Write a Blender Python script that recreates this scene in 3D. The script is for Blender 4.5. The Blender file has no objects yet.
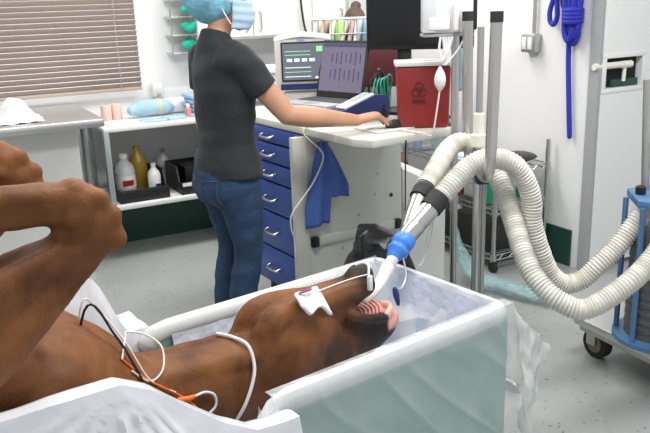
import bpy, bmesh, math, random
from mathutils import Vector, Matrix, noise
random.seed(7)
S = bpy.context.scene; COL = S.collection
V = Vector; PI = math.pi

# ------------------------------------------------------------------ helpers
def frame(deg, ox=0, oy=0, oz=0):
    """horizontal frame: x axis points `deg` clockwise from +Y, y axis 90 deg left of it"""
    a = math.radians(deg); u = V((math.sin(a), math.cos(a), 0)); v = V((-math.cos(a), math.sin(a), 0))
    m = Matrix(((u.x, v.x, 0, 0), (u.y, v.y, 0, 0), (0, 0, 1, oz), (0, 0, 0, 1)))
    o = u*ox + v*oy
    m[0][3] = o.x; m[1][3] = o.y
    return m
ROOM = frame(62); CART = frame(58, 1.73, 2.45); TUB = frame(53); I4 = Matrix.Identity(4)

def catmull(pts, n):
    pts = [tuple(p) for p in pts]; out = []
    P = [pts[0]] + pts + [pts[-1]]
    for i in range(1, len(P)-2):
        for k in range(n):
            t = k/n; r = []
            for a, b, c, d in zip(P[i-1], P[i], P[i+1], P[i+2]):
                r.append(.5*((2*b)+(-a+c)*t+(2*a-5*b+4*c-d)*t*t+(-a+3*b-3*c+d)*t**3))
            out.append(tuple(r))
    out.append(pts[-1]); return out

class MB:
    def __init__(s, M=None): s.bm = bmesh.new(); s.M = M or I4
    def v(s, p): return s.bm.verts.new(s.M @ V(p))
    def f(s, vs):
        try: return s.bm.faces.new(vs)
        except ValueError: return None
    def box(s, c, d, rz=0, bev=0, R=None, seg=2, taper=1.0):
        m = Matrix.Translation(V(c)) @ (R.to_4x4() if R else Matrix.Rotation(rz, 4, 'Z'))
        b = bmesh.new(); bmesh.ops.create_cube(b, size=1)
        for q in b.verts:
            k = taper if q.co.z < 0 else 1
            q.co = V((q.co.x*d[0]*k, q.co.y*d[1]*k, q.co.z*d[2]))
        if bev: bmesh.ops.bevel(b, geom=b.edges[:]+b.verts[:], offset=min(bev, min(d)*.45), segments=seg, affect='EDGES', profile=.5)
        s.merge(b, m); return s
    def merge(s, b, m):
        mp = {}
        for q in b.verts: mp[q] = s.bm.verts.new(s.M @ (m @ q.co))
        for f in b.faces: s.f([mp[q] for q in f.verts])
        b.free()
    def sphere(s, c, r, R=None, u=20, w=12):
        b = bmesh.new(); bmesh.ops.create_uvsphere(b, u_segments=u, v_segments=w, radius=1)
        if not hasattr(r, '__len__'): r = (r, r, r)
        for q in b.verts: q.co = V((q.co.x*r[0], q.co.y*r[1], q.co.z*r[2]))
        s.merge(b, Matrix.Translation(V(c)) @ (R.to_4x4() if R else I4)); return s
    def loft(s, pts, rad, up=(0, 0, 1), n=16, cap='round', sm=0, closed=False):
        pts = [tuple(p) for p in pts]
        if not hasattr(rad, '__len__'): rad = [rad]*len(pts)
        rad = [(r if hasattr(r, '__len__') else (r, r)) for r in rad]
        if sm:
            d = catmull([p+tuple(r) for p, r in zip(pts, rad)], sm)
            pts = [q[:3] for q in d]; rad = [(max(q[3], .0005), max(q[4], .0005)) for q in d]
        P = [V(p) for p in pts]; N = len(P); rings = []; up = V(up); prev = None
        def ring(c, t, a, b, ref):
            sd = t.cross(ref)
            if sd.length < 1e-4: sd = t.orthogonal()
            sd.normalize(); u2 = sd.cross(t).normalized()
            return [s.v(c + sd*a*math.cos(2*PI*k/n) + u2*b*math.sin(2*PI*k/n)) for k in range(n)], u2
        T = []
        for i in range(N):
            if closed: t = P[(i+1) % N]-P[i-1]
            else: t = P[min(i+1, N-1)]-P[max(i-1, 0)]
            T.append(t.normalized())
        ref = up
        if abs(T[0].dot(up)) > .95: ref = T[0].orthogonal()
        if cap == 'round' and not closed:
            a, b = rad[0]; e = min(a, b)
            for ang in (80, 50, 25):
                q = math.radians(ang); r, _ = ring(P[0]-T[0]*e*math.sin(q), T[0], a*math.cos(q), b*math.cos(q), ref); rings.append(r)
        for i in range(N):
            r, u2 = ring(P[i], T[i], rad[i][0], rad[i][1], ref); ref = u2; rings.append(r)
        if cap == 'round' and not closed:
            a, b = rad[-1]; e = min(a, b)
            for ang in (25, 50, 80):
                q = math.radians(ang); r, _ = ring(P[-1]+T[-1]*e*math.sin(q), T[-1], a*math.cos(q), b*math.cos(q), ref); rings.append(r)
        for i in range(len(rings)-(0 if closed else 1)):
            A = rings[i]; B = rings[(i+1) % len(rings)]
            for k in range(n): s.f([A[k], A[(k+1) % n], B[(k+1) % n], B[k]])
        if cap and not closed:
            s.f(rings[0][::-1]); s.f(rings[-1])
        return s
    def tube(s, pts, r, n=8, sm=0, cap='flat', closed=False): return s.loft(pts, r, n=n, sm=sm, cap=cap, closed=closed)
    def cyl(s, a, b, r, r2=None, n=20): return s.loft([a, b], [r, r if r2 is None else r2], n=n, cap='flat')
    def lathe(s, prof, c=(0, 0, 0), n=24, cap=True, sy=1.0):
        R = [[s.v((c[0]+r*math.cos(2*PI*k/n), c[1]+sy*r*math.sin(2*PI*k/n), c[2]+z)) for k in range(n)] for r, z in prof]
        for i in range(len(R)-1):
            for k in range(n): s.f([R[i][k], R[i][(k+1) % n], R[i+1][(k+1) % n], R[i+1][k]])
        if cap: s.f(R[0][::-1]); s.f(R[-1])
        return s
    def prism(s, poly, z0, z1, bev=0):
        b = bmesh.new(); lo = [b.verts.new((x, y, z0)) for x, y in poly]; hi = [b.verts.new((x, y, z1)) for x, y in poly]
        n = len(poly); b.faces.new(lo[::-1]); b.faces.new(hi)
        for k in range(n): b.faces.new([lo[k], lo[(k+1) % n], hi[(k+1) % n], hi[k]])
        if bev: bmesh.ops.bevel(b, geom=b.edges[:]+b.verts[:], offset=bev, segments=2, affect='EDGES', profile=.5)
        s.merge(b, I4); return s
    def grid(s, fn, nu, nv, thick=0):
        G = [[s.v(fn(i/nu, j/nv)) for j in range(nv+1)] for i in range(nu+1)]
        for i in range(nu):
            for j in range(nv): s.f([G[i][j], G[i+1][j], G[i+1][j+1], G[i][j+1]])
        return s

def setprops(o, label=None, cat=None, group=None, kind=None):
    if label: o['label'] = label
    if cat: o['category'] = cat
    if group: o['group'] = group
    if kind: o['kind'] = kind
    return o
def wloc(o):
    p = V((0, 0, 0))
    while o: p = p + o.location; o = o.parent
    return p
def make(name, mb, mat, parent=None, loc=None, smooth=True, label=None, cat=None, group=None, kind=None, angle=40, remesh=None, relax=0):
    me = bpy.data.meshes.new(name); bmesh.ops.recalc_face_normals(mb.bm, faces=mb.bm.faces[:])
    mb.bm.to_mesh(me); mb.bm.free()
    if remesh:
        t = bpy.data.objects.new('temp', me); COL.objects.link(t)
        m = t.modifiers.new('r', 'REMESH'); m.mode = 'VOXEL'; m.voxel_size = remesh
        if relax: sm = t.modifiers.new('s', 'SMOOTH'); sm.iterations = relax; sm.factor = .5
        dg = bpy.context.evaluated_depsgraph_get(); dg.update()
        me2 = bpy.data.meshes.new_from_object(t.evaluated_get(dg)); bpy.data.objects.remove(t); bpy.data.meshes.remove(me)
        me = me2; me.name = name
    base = wloc(parent) if parent else V((0, 0, 0))
    if loc is None and not parent:
        xs = [v.co for v in me.vertices]
        lo = V((min(c.x for c in xs), min(c.y for c in xs), min(c.z for c in xs))); hi = V((max(c.x for c in xs), max(c.y for c in xs), 0))
        loc = V(((lo.x+hi.x)/2, (lo.y+hi.y)/2, lo.z))
    L = V(loc) if loc is not None else V((0, 0, 0))
    off = base + L
    for q in me.vertices: q.co = q.co - off
    me.materials.append(mat)
    if smooth:
        me.polygons.foreach_set('use_smooth', [True]*len(me.polygons))
        if not remesh:
            try: me.set_sharp_from_angle(angle=math.radians(angle))
            except Exception: pass
    o = bpy.data.objects.new(name, me); COL.objects.link(o); o.parent = parent; o.location = L
    return setprops(o, label, cat, group, kind)
def displace(me, fn):
    nn = [v.normal.copy() for v in me.vertices]
    for v, n in zip(me.vertices, nn): v.co = v.co + n*fn(v.co)
def thing(name, label, cat, loc, group=None):
    o = bpy.data.objects.new(name, None); COL.objects.link(o); o.location = V(loc); o.empty_display_size = .1
    return setprops(o, label, cat, group)

# ------------------------------------------------------------------ materials
def mat(name, col, rough=.5, metal=0, bump=0, bscale=60, var=0, vscale=8, alpha=1, coat=0, trans=0, emit=0, spec=.5, sheen=0):
    m = bpy.data.materials.new(name); m.use_nodes = True; nt = m.node_tree; b = nt.nodes['Principled BSDF']
    c = (*col, 1); b.inputs['Base Color'].default_value = c; b.inputs['Roughness'].default_value = rough; b.inputs['Metallic'].default_value = metal
    b.inputs['Specular IOR Level'].default_value = spec
    if coat: b.inputs['Coat Weight'].default_value = coat; b.inputs['Coat Roughness'].default_value = .12
    if trans: b.inputs['Transmission Weight'].default_value = trans
    if sheen: b.inputs['Sheen Weight'].default_value = sheen
    if emit: b.inputs['Emission Color'].default_value = c; b.inputs['Emission Strength'].default_value = emit
    b.inputs['Alpha'].default_value = alpha
    if bump or var:
        tc = nt.nodes.new('ShaderNodeTexCoord')
    if var:
        n = nt.nodes.new('ShaderNodeTexNoise'); n.inputs['Scale'].default_value = vscale; n.inputs['Detail'].default_value = 5
        nt.links.new(tc.outputs['Object'], n.inputs['Vector'])
        r = nt.nodes.new('ShaderNodeValToRGB'); r.color_ramp.elements[0].position = .3; r.color_ramp.elements[1].position = .7
        r.color_ramp.elements[0].color = (*[x*(1-var) for x in col], 1); r.color_ramp.elements[1].color = (*[min(1, x*(1+var)) for x in col], 1)
        nt.links.new(n.outputs['Fac'], r.inputs['Fac']); nt.links.new(r.outputs['Color'], b.inputs['Base Color'])
    if bump:
        n2 = nt.nodes.new('ShaderNodeTexNoise'); n2.inputs['Scale'].default_value = bscale; n2.inputs['Detail'].default_value = 4
        nt.links.new(tc.outputs['Object'], n2.inputs['Vector'])
        bp = nt.nodes.new('ShaderNodeBump'); bp.inputs['Strength'].default_value = bump; bp.inputs['Distance'].default_value = .01
        nt.links.new(n2.outputs['Fac'], bp.inputs['Height']); nt.links.new(bp.outputs['Normal'], b.inputs['Normal'])
    return m
def crinkle(m, strength, scale):
    """creased sheet plastic: broad noise plus sharp fold lines"""
    nt = m.node_tree; b = nt.nodes['Principled BSDF']; N = nt.nodes.new; K = nt.links.new
    tc = N('ShaderNodeTexCoord'); n = N('ShaderNodeTexNoise'); n.inputs['Scale'].default_value = scale; n.inputs['Detail'].default_value = 3
    K(tc.outputs['Object'], n.inputs['Vector'])
    mxv = N('ShaderNodeMixRGB'); mxv.inputs['Fac'].default_value = .12; K(tc.outputs['Object'], mxv.inputs[1]); K(n.outputs['Color'], mxv.inputs[2])
    v = N('ShaderNodeTexVoronoi'); v.feature = 'DISTANCE_TO_EDGE'; v.inputs['Scale'].default_value = scale*.75; K(mxv.outputs[0], v.inputs['Vector'])
    v2 = N('ShaderNodeTexVoronoi'); v2.inputs['Scale'].default_value = scale*1.7; K(mxv.outputs[0], v2.inputs['Vector'])
    a = N('ShaderNodeMath'); a.operation = 'MULTIPLY'; a.inputs[1].default_value = 1.3; K(v.outputs['Distance'], a.inputs[0])
    a2 = N('ShaderNodeMath'); a2.operation = 'MULTIPLY_ADD'; a2.inputs[1].default_value = .5; K(v2.outputs['Distance'], a2.inputs[0]); K(a.outputs[0], a2.inputs[2])
    a3 = N('ShaderNodeMath'); a3.operation = 'ADD'; K(a2.outputs[0], a3.inputs[0]); K(n.outputs['Fac'], a3.inputs[1])
    bp = N('ShaderNodeBump'); bp.inputs['Strength'].default_value = strength; bp.inputs['Distance'].default_value = .02; K(a3.outputs[0], bp.inputs['Height']); K(bp.outputs[0], b.inputs['Normal'])
    return m
def film(name, col, op, rough=.22, bump=.5, bscale=14):
    """clear crinkled plastic film: part see-through, part milky with gloss"""
    m = crinkle(mat(name, col, rough, spec=.7), bump, bscale); nt = m.node_tree; b = nt.nodes['Principled BSDF']
    tr = nt.nodes.new('ShaderNodeBsdfTransparent'); mx = nt.nodes.new('ShaderNodeMixShader'); mx.inputs['Fac'].default_value = op
    out = nt.nodes['Material Output']
    nt.links.new(tr.outputs[0], mx.inputs[1]); nt.links.new(b.outputs[0], mx.inputs[2]); nt.links.new(mx.outputs[0], out.inputs['Surface'])
    return m
M = dict(
    wall=mat('wall_paint', (.82, .82, .82), .6, bump=.05, bscale=90), ceil=mat('ceiling_paint', (.85, .85, .85), .7),
    green=mat('dark_green_paint', (.012, .06, .045), .45), white=mat('white_enamel', (.8, .8, .79), .35), cabinet=mat('cabinet_laminate', (.72, .71, .69), .4),
    cream=mat('cream_metal', (.60, .61, .55), .42), beige=mat('beige_plastic', (.66, .65, .60), .45), grey=mat('grey_plastic', (.36, .37, .38), .5),
    steel=mat('brushed_steel', (.60, .58, .55), .3, 1), chrome=mat('chrome', (.60, .59, .59), .3, 1), dull=mat('dull_steel', (.50, .50, .49), .42, .9),
    stain=mat('stainless_top', (.62, .62, .61), .36, .75), tleg=mat('grey_leg', (.40, .45, .44), .4, .4),
    black=mat('black_plastic', (.012, .012, .013), .4), rubber=mat('black_rubber', (.02, .02, .02), .7), screen=mat('dark_screen', (.004, .004, .005), .16),
    blue=mat('blue_enamel', (.022, .065, .30), .36), navy=mat('navy_plastic', (.012, .025, .13), .4), bluepl=mat('bright_blue_rubber', (.055, .22, .72), .4),
    royal=mat('royal_blue_rope', (.02, .03, .42), .7, bump=.6, bscale=220), steelblue=mat('steel_blue_paint', (.07, .17, .33), .35),
    red=mat('red_plastic', (.27, .018, .016), .38), maroon=mat('maroon_vinyl', (.10, .012, .02), .5), redmark=mat('dark_red_ink', (.12, .008, .008), .5),
    ivory=mat('ivory_plastic', (.78, .76, .68), .45), hose=mat('white_hose', (.66, .64, .58), .5), lid=mat('translucent_lid', (.78, .76, .76), .35),
    teal=mat('teal_vinyl', (.23, .43, .39), .45, bump=.1, bscale=8), pad=mat('white_vinyl_pad', (.74, .77, .77), .35, bump=.12, bscale=9),
    liner=crinkle(mat('plastic_liner', (.62, .67, .78), .2, spec=.7), .55, 9), gauze=mat('white_gauze', (.85, .84, .84), .9, bump=.2, bscale=200),
    cloth=mat('blue_towel', (.07, .14, .44), .9, bump=.5, bscale=160), paper=mat('white_paper', (.84, .85, .86), .8),
    slat=mat('taupe_slat', (.44, .365, .325), .55), pane=mat('frosted_daylight', (.9, .92, .95), .5, emit=.55),
    shirt=mat('charcoal_shirt', (.019, .023, .026), .85, bump=.25, bscale=25, sheen=.05), jeans=mat('dark_denim', (.019, .045, .10), .85, bump=.3, bscale=60, var=.35, vscale=12),
    seam=mat('denim_seam', (.05, .08, .14), .9), skin=mat('skin', (.56, .29, .185), .5, var=.08, vscale=9), hair=mat('dark_brown_hair', (.075, .042, .03), .6, bump=.6, bscale=90),
    cap=mat('bouffant_fabric', (.22, .52, .66), .8, bump=.7, bscale=45, var=.3, vscale=16), mask=mat('mask_fabric', (.46, .62, .78), .8, bump=.15, bscale=120),
    glove=mat('green_gloves', (.02, .55, .36), .6, bump=.6, bscale=60), ltblue=mat('pale_blue_wrap', (.34, .52, .62), .7, bump=.4, bscale=30, var=.15), pink=mat('pale_pink_roll', (.75, .52, .45), .8),
    sky=mat('blue_packet', (.32, .46, .72), .5), amber=mat('amber_liquid', (.38, .24, .03), .25), clear=mat('clear_plastic', (.60, .62, .63), .2), greenbox=mat('green_plastic', (.01, .33, .19), .4),
    tealbag=film('teal_film', (.35, .58, .60), .45, bump=.6, bscale=20), skirt=film('milky_film', (.78, .81, .81), .34, bump=.45, bscale=5, rough=.15), drape=film('white_film', (.77, .78, .83), .97, bump=.3, bscale=5, rough=.18),
    thinfilm=film('clear_film', (.8, .85, .87), .25), gum=mat('pink_gum', (.62, .27, .24), .35, var=.1), gumpale=mat('pale_pink_palate', (.74, .45, .38), .35), dark=mat('opening_shade', (.01, .01, .01), .8),
    orange=mat('orange_plastic', (.85, .16, .02), .4), wire=mat('white_wire', (.75, .73, .68), .5), redwire=mat('red_wire', (.25, .03, .02), .5), blackbag=mat('black_bag_plastic', (.012, .012, .014), .3, bump=.6, bscale=25),
    hoof=mat('dark_hoof', (.03, .025, .02), .5), label=mat('white_label', (.8, .8, .8), .6), cable=mat('black_cable', (.01, .01, .01), .5), brass=mat('worn_wheel_core', (.22, .17, .10), .5),
    trace=mat('trace_light', (.5, .68, 1), .5, emit=1.6), tracew=mat('trace_white', (.8, .85, .9), .5, emit=.9), traceg=mat('trace_green', (.25, .7, .3), .5, emit=.8),
    pmscreen=mat('monitor_glass', (.12, .13, .16), .25, emit=.55), lapscreen=mat('laptop_glass', (.13, .115, .17), .25, emit=.5), lapbar=mat('laptop_bar', (.05, .05, .1), .4, emit=.4), folder=mat('tan_paper', (.62, .5, .33), .8), lime=mat('lime_wrapper', (.4, .65, .2), .6), purple=mat('purple_ink', (.25, .06, .3), .7),
)
# floor: light grey epoxy with sparse dark flecks
def floor_mat():
    m = mat('grey_epoxy_floor', (.40, .42, .405), .28, spec=.5); nt = m.node_tree; b = nt.nodes['Principled BSDF']
    tc = nt.nodes.new('ShaderNodeTexCoord'); vo = nt.nodes.new('ShaderNodeTexVoronoi'); vo.inputs['Scale'].default_value = 26; vo.inputs['Randomness'].default_value = 1
    ns = nt.nodes.new('ShaderNodeTexNoise'); ns.inputs['Scale'].default_value = 60; mxv = nt.nodes.new('ShaderNodeMixRGB'); mxv.inputs['Fac'].default_value = .05
    nt.links.new(tc.outputs['Object'], ns.inputs['Vector']); nt.links.new(tc.outputs['Object'], mxv.inputs[1]); nt.links.new(ns.outputs['Color'], mxv.inputs[2]); nt.links.new(mxv.outputs[0], vo.inputs['Vector'])
    r = nt.nodes.new('ShaderNodeValToRGB'); r.color_ramp.elements[0].position = .10; r.color_ramp.elements[1].position = .14
    r.color_ramp.elements[0].color = (.13, .13, .125, 1); r.color_ramp.elements[1].color = (1, 1, 1, 1)
    nt.links.new(vo.outputs['Distance'], r.inputs['Fac'])
    n2 = nt.nodes.new('ShaderNodeTexNoise'); n2.inputs['Scale'].default_value = 1.6; n2.inputs['Detail'].default_value = 6
    r2 = nt.nodes.new('ShaderNodeValToRGB'); r2.color_ramp.elements[0].position = .35; r2.color_ramp.elements[1].position = .65
    r2.color_ramp.elements[0].color = (.31, .325, .315, 1); r2.color_ramp.elements[1].color = (.39, .405, .39, 1)
    nt.links.new(tc.outputs['Object'], n2.inputs['Vector']); nt.links.new(n2.outputs['Fac'], r2.inputs['Fac'])
    mu = nt.nodes.new('ShaderNodeMixRGB'); mu.blend_type = 'MULTIPLY'; mu.inputs['Fac'].default_value = 1
    nt.links.new(r2.outputs[0], mu.inputs[1]); nt.links.new(r.outputs[0], mu.inputs[2]); nt.links.new(mu.outputs[0], b.inputs['Base Color'])
    return m
M['floor'] = floor_mat()

# ------------------------------------------------------------------ camera
H = 1.55; PITCH = math.radians(16); ROLL = math.radians(2)
cam = bpy.data.cameras.new('camera'); co = bpy.data.objects.new('camera', cam); COL.objects.link(co)
cam.sensor_width = 36; cam.lens = 36*750/650; cam.clip_start = .05
fw = V((0, math.cos(PITCH), -math.sin(PITCH))); U = V((0, math.sin(PITCH), math.cos(PITCH))); X = V((1, 0, 0))
ex = X*math.cos(ROLL) - U*math.sin(ROLL); ey = X*math.sin(ROLL) + U*math.cos(ROLL)
co.matrix_world = Matrix(((ex.x, ey.x, -fw.x, 0), (ex.y, ey.y, -fw.y, 0), (ex.z, ey.z, -fw.z, H), (0, 0, 0, 1)))
S.camera = co

# ------------------------------------------------------------------ room
BV, RU, CV = 5.24, 3.22, 2.95          # back wall, right wall, corner of right wall (room frame)
make('floor', MB(ROOM).box((1.2, 2.6, -.05), (9, 6.0, .1)), M['floor'], smooth=False, kind='structure')
make('ceiling', MB(ROOM).box((1.2, 2.6, 2.75), (9, 6.0, .1)), M['ceil'], smooth=False, kind='structure')
make('wall_back', MB(ROOM).box((.335, BV+.06, 1.35), (6.0, .12, 2.7)), M['wall'], smooth=False, kind='structure')
make('wall_right', MB(ROOM).box((RU+.05, (CV+BV)/2, 1.35), (.1, BV-CV, 2.7)), M['wall'], smooth=False, kind='structure')
make('wall_return', MB(ROOM).box((RU+1.2, CV+.05, 1.35), (2.2, .1, 2.7)), M['wall'], smooth=False, kind='structure')
make('baseboard_back', MB(ROOM).box((.2, BV-.006, .125), (5.6, .012, .25)), M['green'], smooth=False, kind='structure')
make('baseboard_right', MB(ROOM).box((RU-.006, (CV+BV)/2+.02, .11), (.012, BV-CV-.06, .22)), M['green'], smooth=False, kind='structure')
make('trim_1', MB(ROOM).box((RU-.002, CV-.045, 1.35), (.022, .07, 2.7), bev=.004), M['grey'], smooth=False, kind='structure')
# door with latch opening
dv = 2.87
door = MB(ROOM)
du0, du1 = RU+.012, RU+1.0
hu0, hu1, hz0, hz1 = 3.262, 3.54, 1.045, 1.205
for a, b, c, d in ((du0, du1, .03, hz0), (du0, du1, hz1, 2.2), (du0, hu0, hz0, hz1), (hu1, du1, hz0, hz1)):
    door.box(((a+b)/2, dv+.02, (c+d)/2), (b-a, .04, d-c))
do = make('door_1', door, M['white'], smooth=False, kind='structure')
fr = MB(ROOM)
for a, b, c, d in ((hu0-.03, hu1+.025, hz0-.025, hz0), (hu0-.03, hu1+.025, hz1, hz1+.025), (hu0-.03, hu0, hz0, hz1), (hu1, hu1+.025, hz0, hz1)):
    fr.box(((a+b)/2, dv-.001, (c+d)/2), (b-a, .006, d-c), bev=.001)
make('latch_frame', fr, M['white'], do)
make('latch_shade', MB(ROOM).box(((hu0+hu1)/2, dv+.045, (hz0+hz1)/2), (hu1-hu0+.02, .01, hz1-hz0+.02)), M['dark'], do, smooth=False)  # black sheet behind the opening, the recess shade put in as colour
lt = MB(ROOM); lt.cyl((du0-.045, dv+.015, 1.165), (hu0+.14, dv+.015, 1.165), .018); lt.cyl((hu0+.13, dv+.01, 1.165), (hu0+.20, dv+.01, 1.165), .02)
lt.cyl((hu0+.155, dv+.01, 1.165), (hu0+.15, dv+.01, 1.075), .011)
make('latch_bar', lt, M['ivory'], do)
make('latch_pad', MB(ROOM).box((hu0+.17, dv+.028, 1.067), (.21, .025, .04), bev=.006), M['green'], do)

# window and blind on the back wall
make('window_1', MB(ROOM).box((.6, BV-.008, 1.72), (1.5, .016, 1.36)), M['pane'], smooth=False, kind='structure')
bl = thing('window_blind', 'taupe horizontal slat blind lowered over the window above the steel table', 'blind', ROOM @ V((.6, BV-.06, 1.0)))
sl = MB(ROOM); z = 1.045
tilt = Matrix.Rotation(math.radians(-52), 3, 'X')
while z < 2.4:
    sl.box((.6, BV-.055, z), (1.53, .040, .003), R=tilt); z += .0345
make('slats', sl, M['slat'], bl, smooth=False)
make('bottom_rail', MB(ROOM).box((.6, BV-.055, 1.02), (1.53, .03, .022), bev=.004), M['slat'], bl)
make('head_rail', MB(ROOM).box((.6, BV-.055, 2.42), (1.53, .05, .05), bev=.004), M['slat'], bl)
for x in (.1, 1.22):
    make('cord', MB(ROOM).tube([(x, BV-.085, 1.01), (x, BV-.085, 2.42)], .003, n=6), M['slat'], bl)

# upper cabinets, counter on back wall
uc = thing('wall_cabinet', 'white double door wall cabinet above the counter behind the patient monitor', 'cabinet', ROOM @ V((2.3, 5.06, 1.32)))
make('body', MB(ROOM).box((2.3, 5.075, 1.75), (1.08, .32, .86)), M['cabinet'], uc, smooth=False)
for a in (1.90, 2.30, 2.70):
    d = make('door', MB(ROOM).box((a, 4.905, 1.755), (.27 if a > 2.6 else .395, .018, .84), bev=.003), M['cabinet'], uc, smooth=False)
    hx = a+(.15 if a < 2.1 else -.15 if a < 2.5 else .09)
    h = MB(ROOM); h.tube([(hx, 4.895, 1.37), (hx, 4.872, 1.38), (hx, 4.872, 1.49), (hx, 4.895, 1.50)], .006, n=8)
    make('handle', h, M['chrome'], d)
make('end_panel', MB(ROOM).box((2.85, 5.07, 1.75), (.03, .34, .87)), M['grey'], uc, smooth=False)  # shading at the cabinet end is put in as grey colour
bc = thing('base_cabinet', 'white base cabinet with grey counter along the back wall behind the woman', 'cabinet', ROOM @ V((2.1, 4.93, 0)))
make('body', MB(ROOM).box((2.14, 4.95, .46), (.62, .56, .92)), M['cabinet'], bc, smooth=False)
make('countertop', MB(ROOM).box((2.14, 4.93, .935), (.64, .60, .035), bev=.005), M['grey'], bc)
for a in (1.95, 2.25): make('door', MB(ROOM).box((a, 4.665, .48), (.29, .016, .78), bev=.003), M['cabinet'], bc)
st = thing('paper_stack', 'stack of white and pale blue packs on the back counter behind the woman', 'paper stack', ROOM @ V((2.1, 4.85, .953)))
for k in range(4):
    make('pack', MB(ROOM).box((2.08+random.uniform(-.02, .02), 4.87+random.uniform(-.02, .02), .975+.046*k), (.36, .28, .043), rz=random.uniform(-.1, .1), bev=.006), M['paper' if k % 2 else 'label'], st)
make('power_cord', MB(ROOM).tube([(2.46, 4.86, 2.2), (2.445, 4.86, 1.75), (2.47, 4.86, 1.4), (2.50, 4.8, 1.25), (2.52, 4.80, 1.0)], .008, sm=6, cap='round'), M['cable'], label='black cord hanging down in front of the white wall cabinets', cat='cord')

# ------------------------------------------------------------------ left: steel table, shelf, glove rack
tb = thing('steel_table', 'long stainless steel table under the window blind at the left', 'table', ROOM @ V((.1, 4.8, 0)))
t = MB(ROOM); t.box((.10, 4.80, .925), (1.64, .84, .05), bev=.012)
make('tabletop', t, M['stain'], tb)
make('front_panel', MB(ROOM).box((.05, 4.62, .46), (1.5, .03, .88)), M['cabinet'], tb, smooth=False)
for x in (-.66, .87):
    for y in (4.78, 5.16): make('leg', MB(ROOM).cyl((x, y, 0), (x, y, .9), .022), M['tleg'], tb)
cl = MB(ROOM)
def clf(u, v):
    x = .25+.36*u; y = 4.46+.34*v
    return (x, y, .957+.13*max(0, 1-((u-.6)**2+(v-.5)**2)*4.5)*(.55+.45*math.sin(9*u+4*v))+.02*noise.noise((u*5, v*5, 1)))
cl.grid(clf, 22, 18)
make('cloth', cl, M['gauze'], label='crumpled white cloth lying on the steel table', cat='cloth')
sh = thing('supply_shelf', 'white two tier supply shelf with grey legs beside the steel table', 'shelf', ROOM @ V((1.38, 4.93, 0)))
make('top_shelf', MB(ROOM).box((1.38, 4.92, .835), (.84, .56, .03), bev=.006), M['white'], sh)
make('plinth', MB(ROOM).box((1.38, 5.08, .165), (.80, .16, .33)), M['green'], sh, smooth=False)
make('lower_shelf', MB(ROOM).box((1.38, 4.90, .345), (.84, .58, .03), bev=.006), M['white'], sh)
for x in (.975, 1.785):
    make('leg', MB(ROOM).box((x, 4.66, .59), (.035, .035, .47), bev=.004), M['tleg'], sh); make('leg', MB(ROOM).box((x, 5.17, .41), (.035, .035, .82), bev=.004), M['tleg'], sh)
def rp(x, y, z=0): return ROOM @ V((x, y, z))
# things on the top shelf
for k, (x, y) in enumerate(((1.06, 4.97), (1.13, 4.99))):
    make('bandage_roll', MB(ROOM).lathe([(.012, 0), (.032, 0), (.034, .01), (.034, .095), (.032, .1), (.012, .1)], (x, y, .85)), M['pink'], label=('pale pink bandage roll at the end of the top shelf nearest the steel table' if k == 0 else 'pale pink bandage roll standing between its twin and the blue bundle'), cat='bandage', group='pink bandage rolls')
make('paper_sheet', MB(ROOM).box((1.12, 4.76, .853), (.22, .17, .006), rz=.2), M['paper'], label='white paper pad flat on the front corner of the top shelf', cat='paper')
w = MB(ROOM).loft([(1.22, 4.93, .905), (1.27, 4.94, .912), (1.36, 4.96, .91), (1.45, 4.97, .905), (1.49, 4.98, .895)], [(.035, .035), (.055, .05), (.058, .053), (.055, .05), (.03, .03)], sm=4)
bw = thing('wrapped_bundle', 'pale blue wrapped bundle lying on the top shelf', 'bundle', rp(1.35, 4.95, .85)); make('wrap', w, M['ltblue'], bw)
make('tape_band', MB(ROOM).loft([(1.385, 4.965, .91), (1.41, 4.968, .909)], [(.061, .056)]*2, cap='flat'), M['folder'], bw, label='yellowish tape band')
make('glove_packet', MB(ROOM).box((1.30, 4.74, .856), (.17, .11, .012), rz=-.15, bev=.003), M['ltblue'], label='flat pale teal packet in front of the blue wrapped bundle', cat='packet')
make('glove_packet', MB(ROOM).box((1.44, 4.75, .858), (.13, .12, .016), rz=.2, bev=.003), M['ltblue'], label='flat pale teal packet beside the small pink bottle', cat='packet')
pb = thing('pink_bottle', 'small pink and white bottle at the shelf front near the woman', 'bottle', rp(1.545, 4.76, .85))
make('body', MB(ROOM).lathe([(.022, 0), (.024, .01), (.024, .055), (.012, .065)], (1.545, 4.76, .85)), M['gum'], pb); make('cap', MB(ROOM).lathe([(.013, .064), (.013, .085)], (1.545, 4.76, .85)), M['label'], pb)
for k in range(5):
    make('blue_packet', MB(ROOM).box((1.66+.008*(k % 2), 4.83, .864+.028*k), (.20, .22, .025), rz=.1*(k % 3-1), bev=.008), M['sky' if k % 2 == 0 else 'ltblue'], label=('bottom', 'second lowest', 'middle', 'second highest', 'topmost')[k]+' packet in the stack on the top shelf next to the woman', cat='packet', group='stacked packets on the top shelf')
cbx = thing('clear_box', 'clear plastic box of supplies behind the blue packets on the shelf', 'box', rp(1.58, 5.06, .85))
make('box_shell', MB(ROOM).box((1.6, 5.06, .935), (.30, .2, .17), bev=.01), M['thinfilm'], cbx); make('contents', MB(ROOM).box((1.6, 5.06, .90), (.27, .17, .09), bev=.03), M['paper'], cbx)
sp = thing('soap_dispenser', 'white wall dispenser beside the blind above the shelf', 'dispenser', rp(1.47, 5.2, .95))
make('body', MB(ROOM).box((1.47, 5.19, 1.0), (.07, .08, .1), bev=.015), M['white'], sp); make('spout', MB(ROOM).box((1.47, 5.14, .965), (.025, .03, .03), bev=.005), M['grey'], sp)
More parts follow.
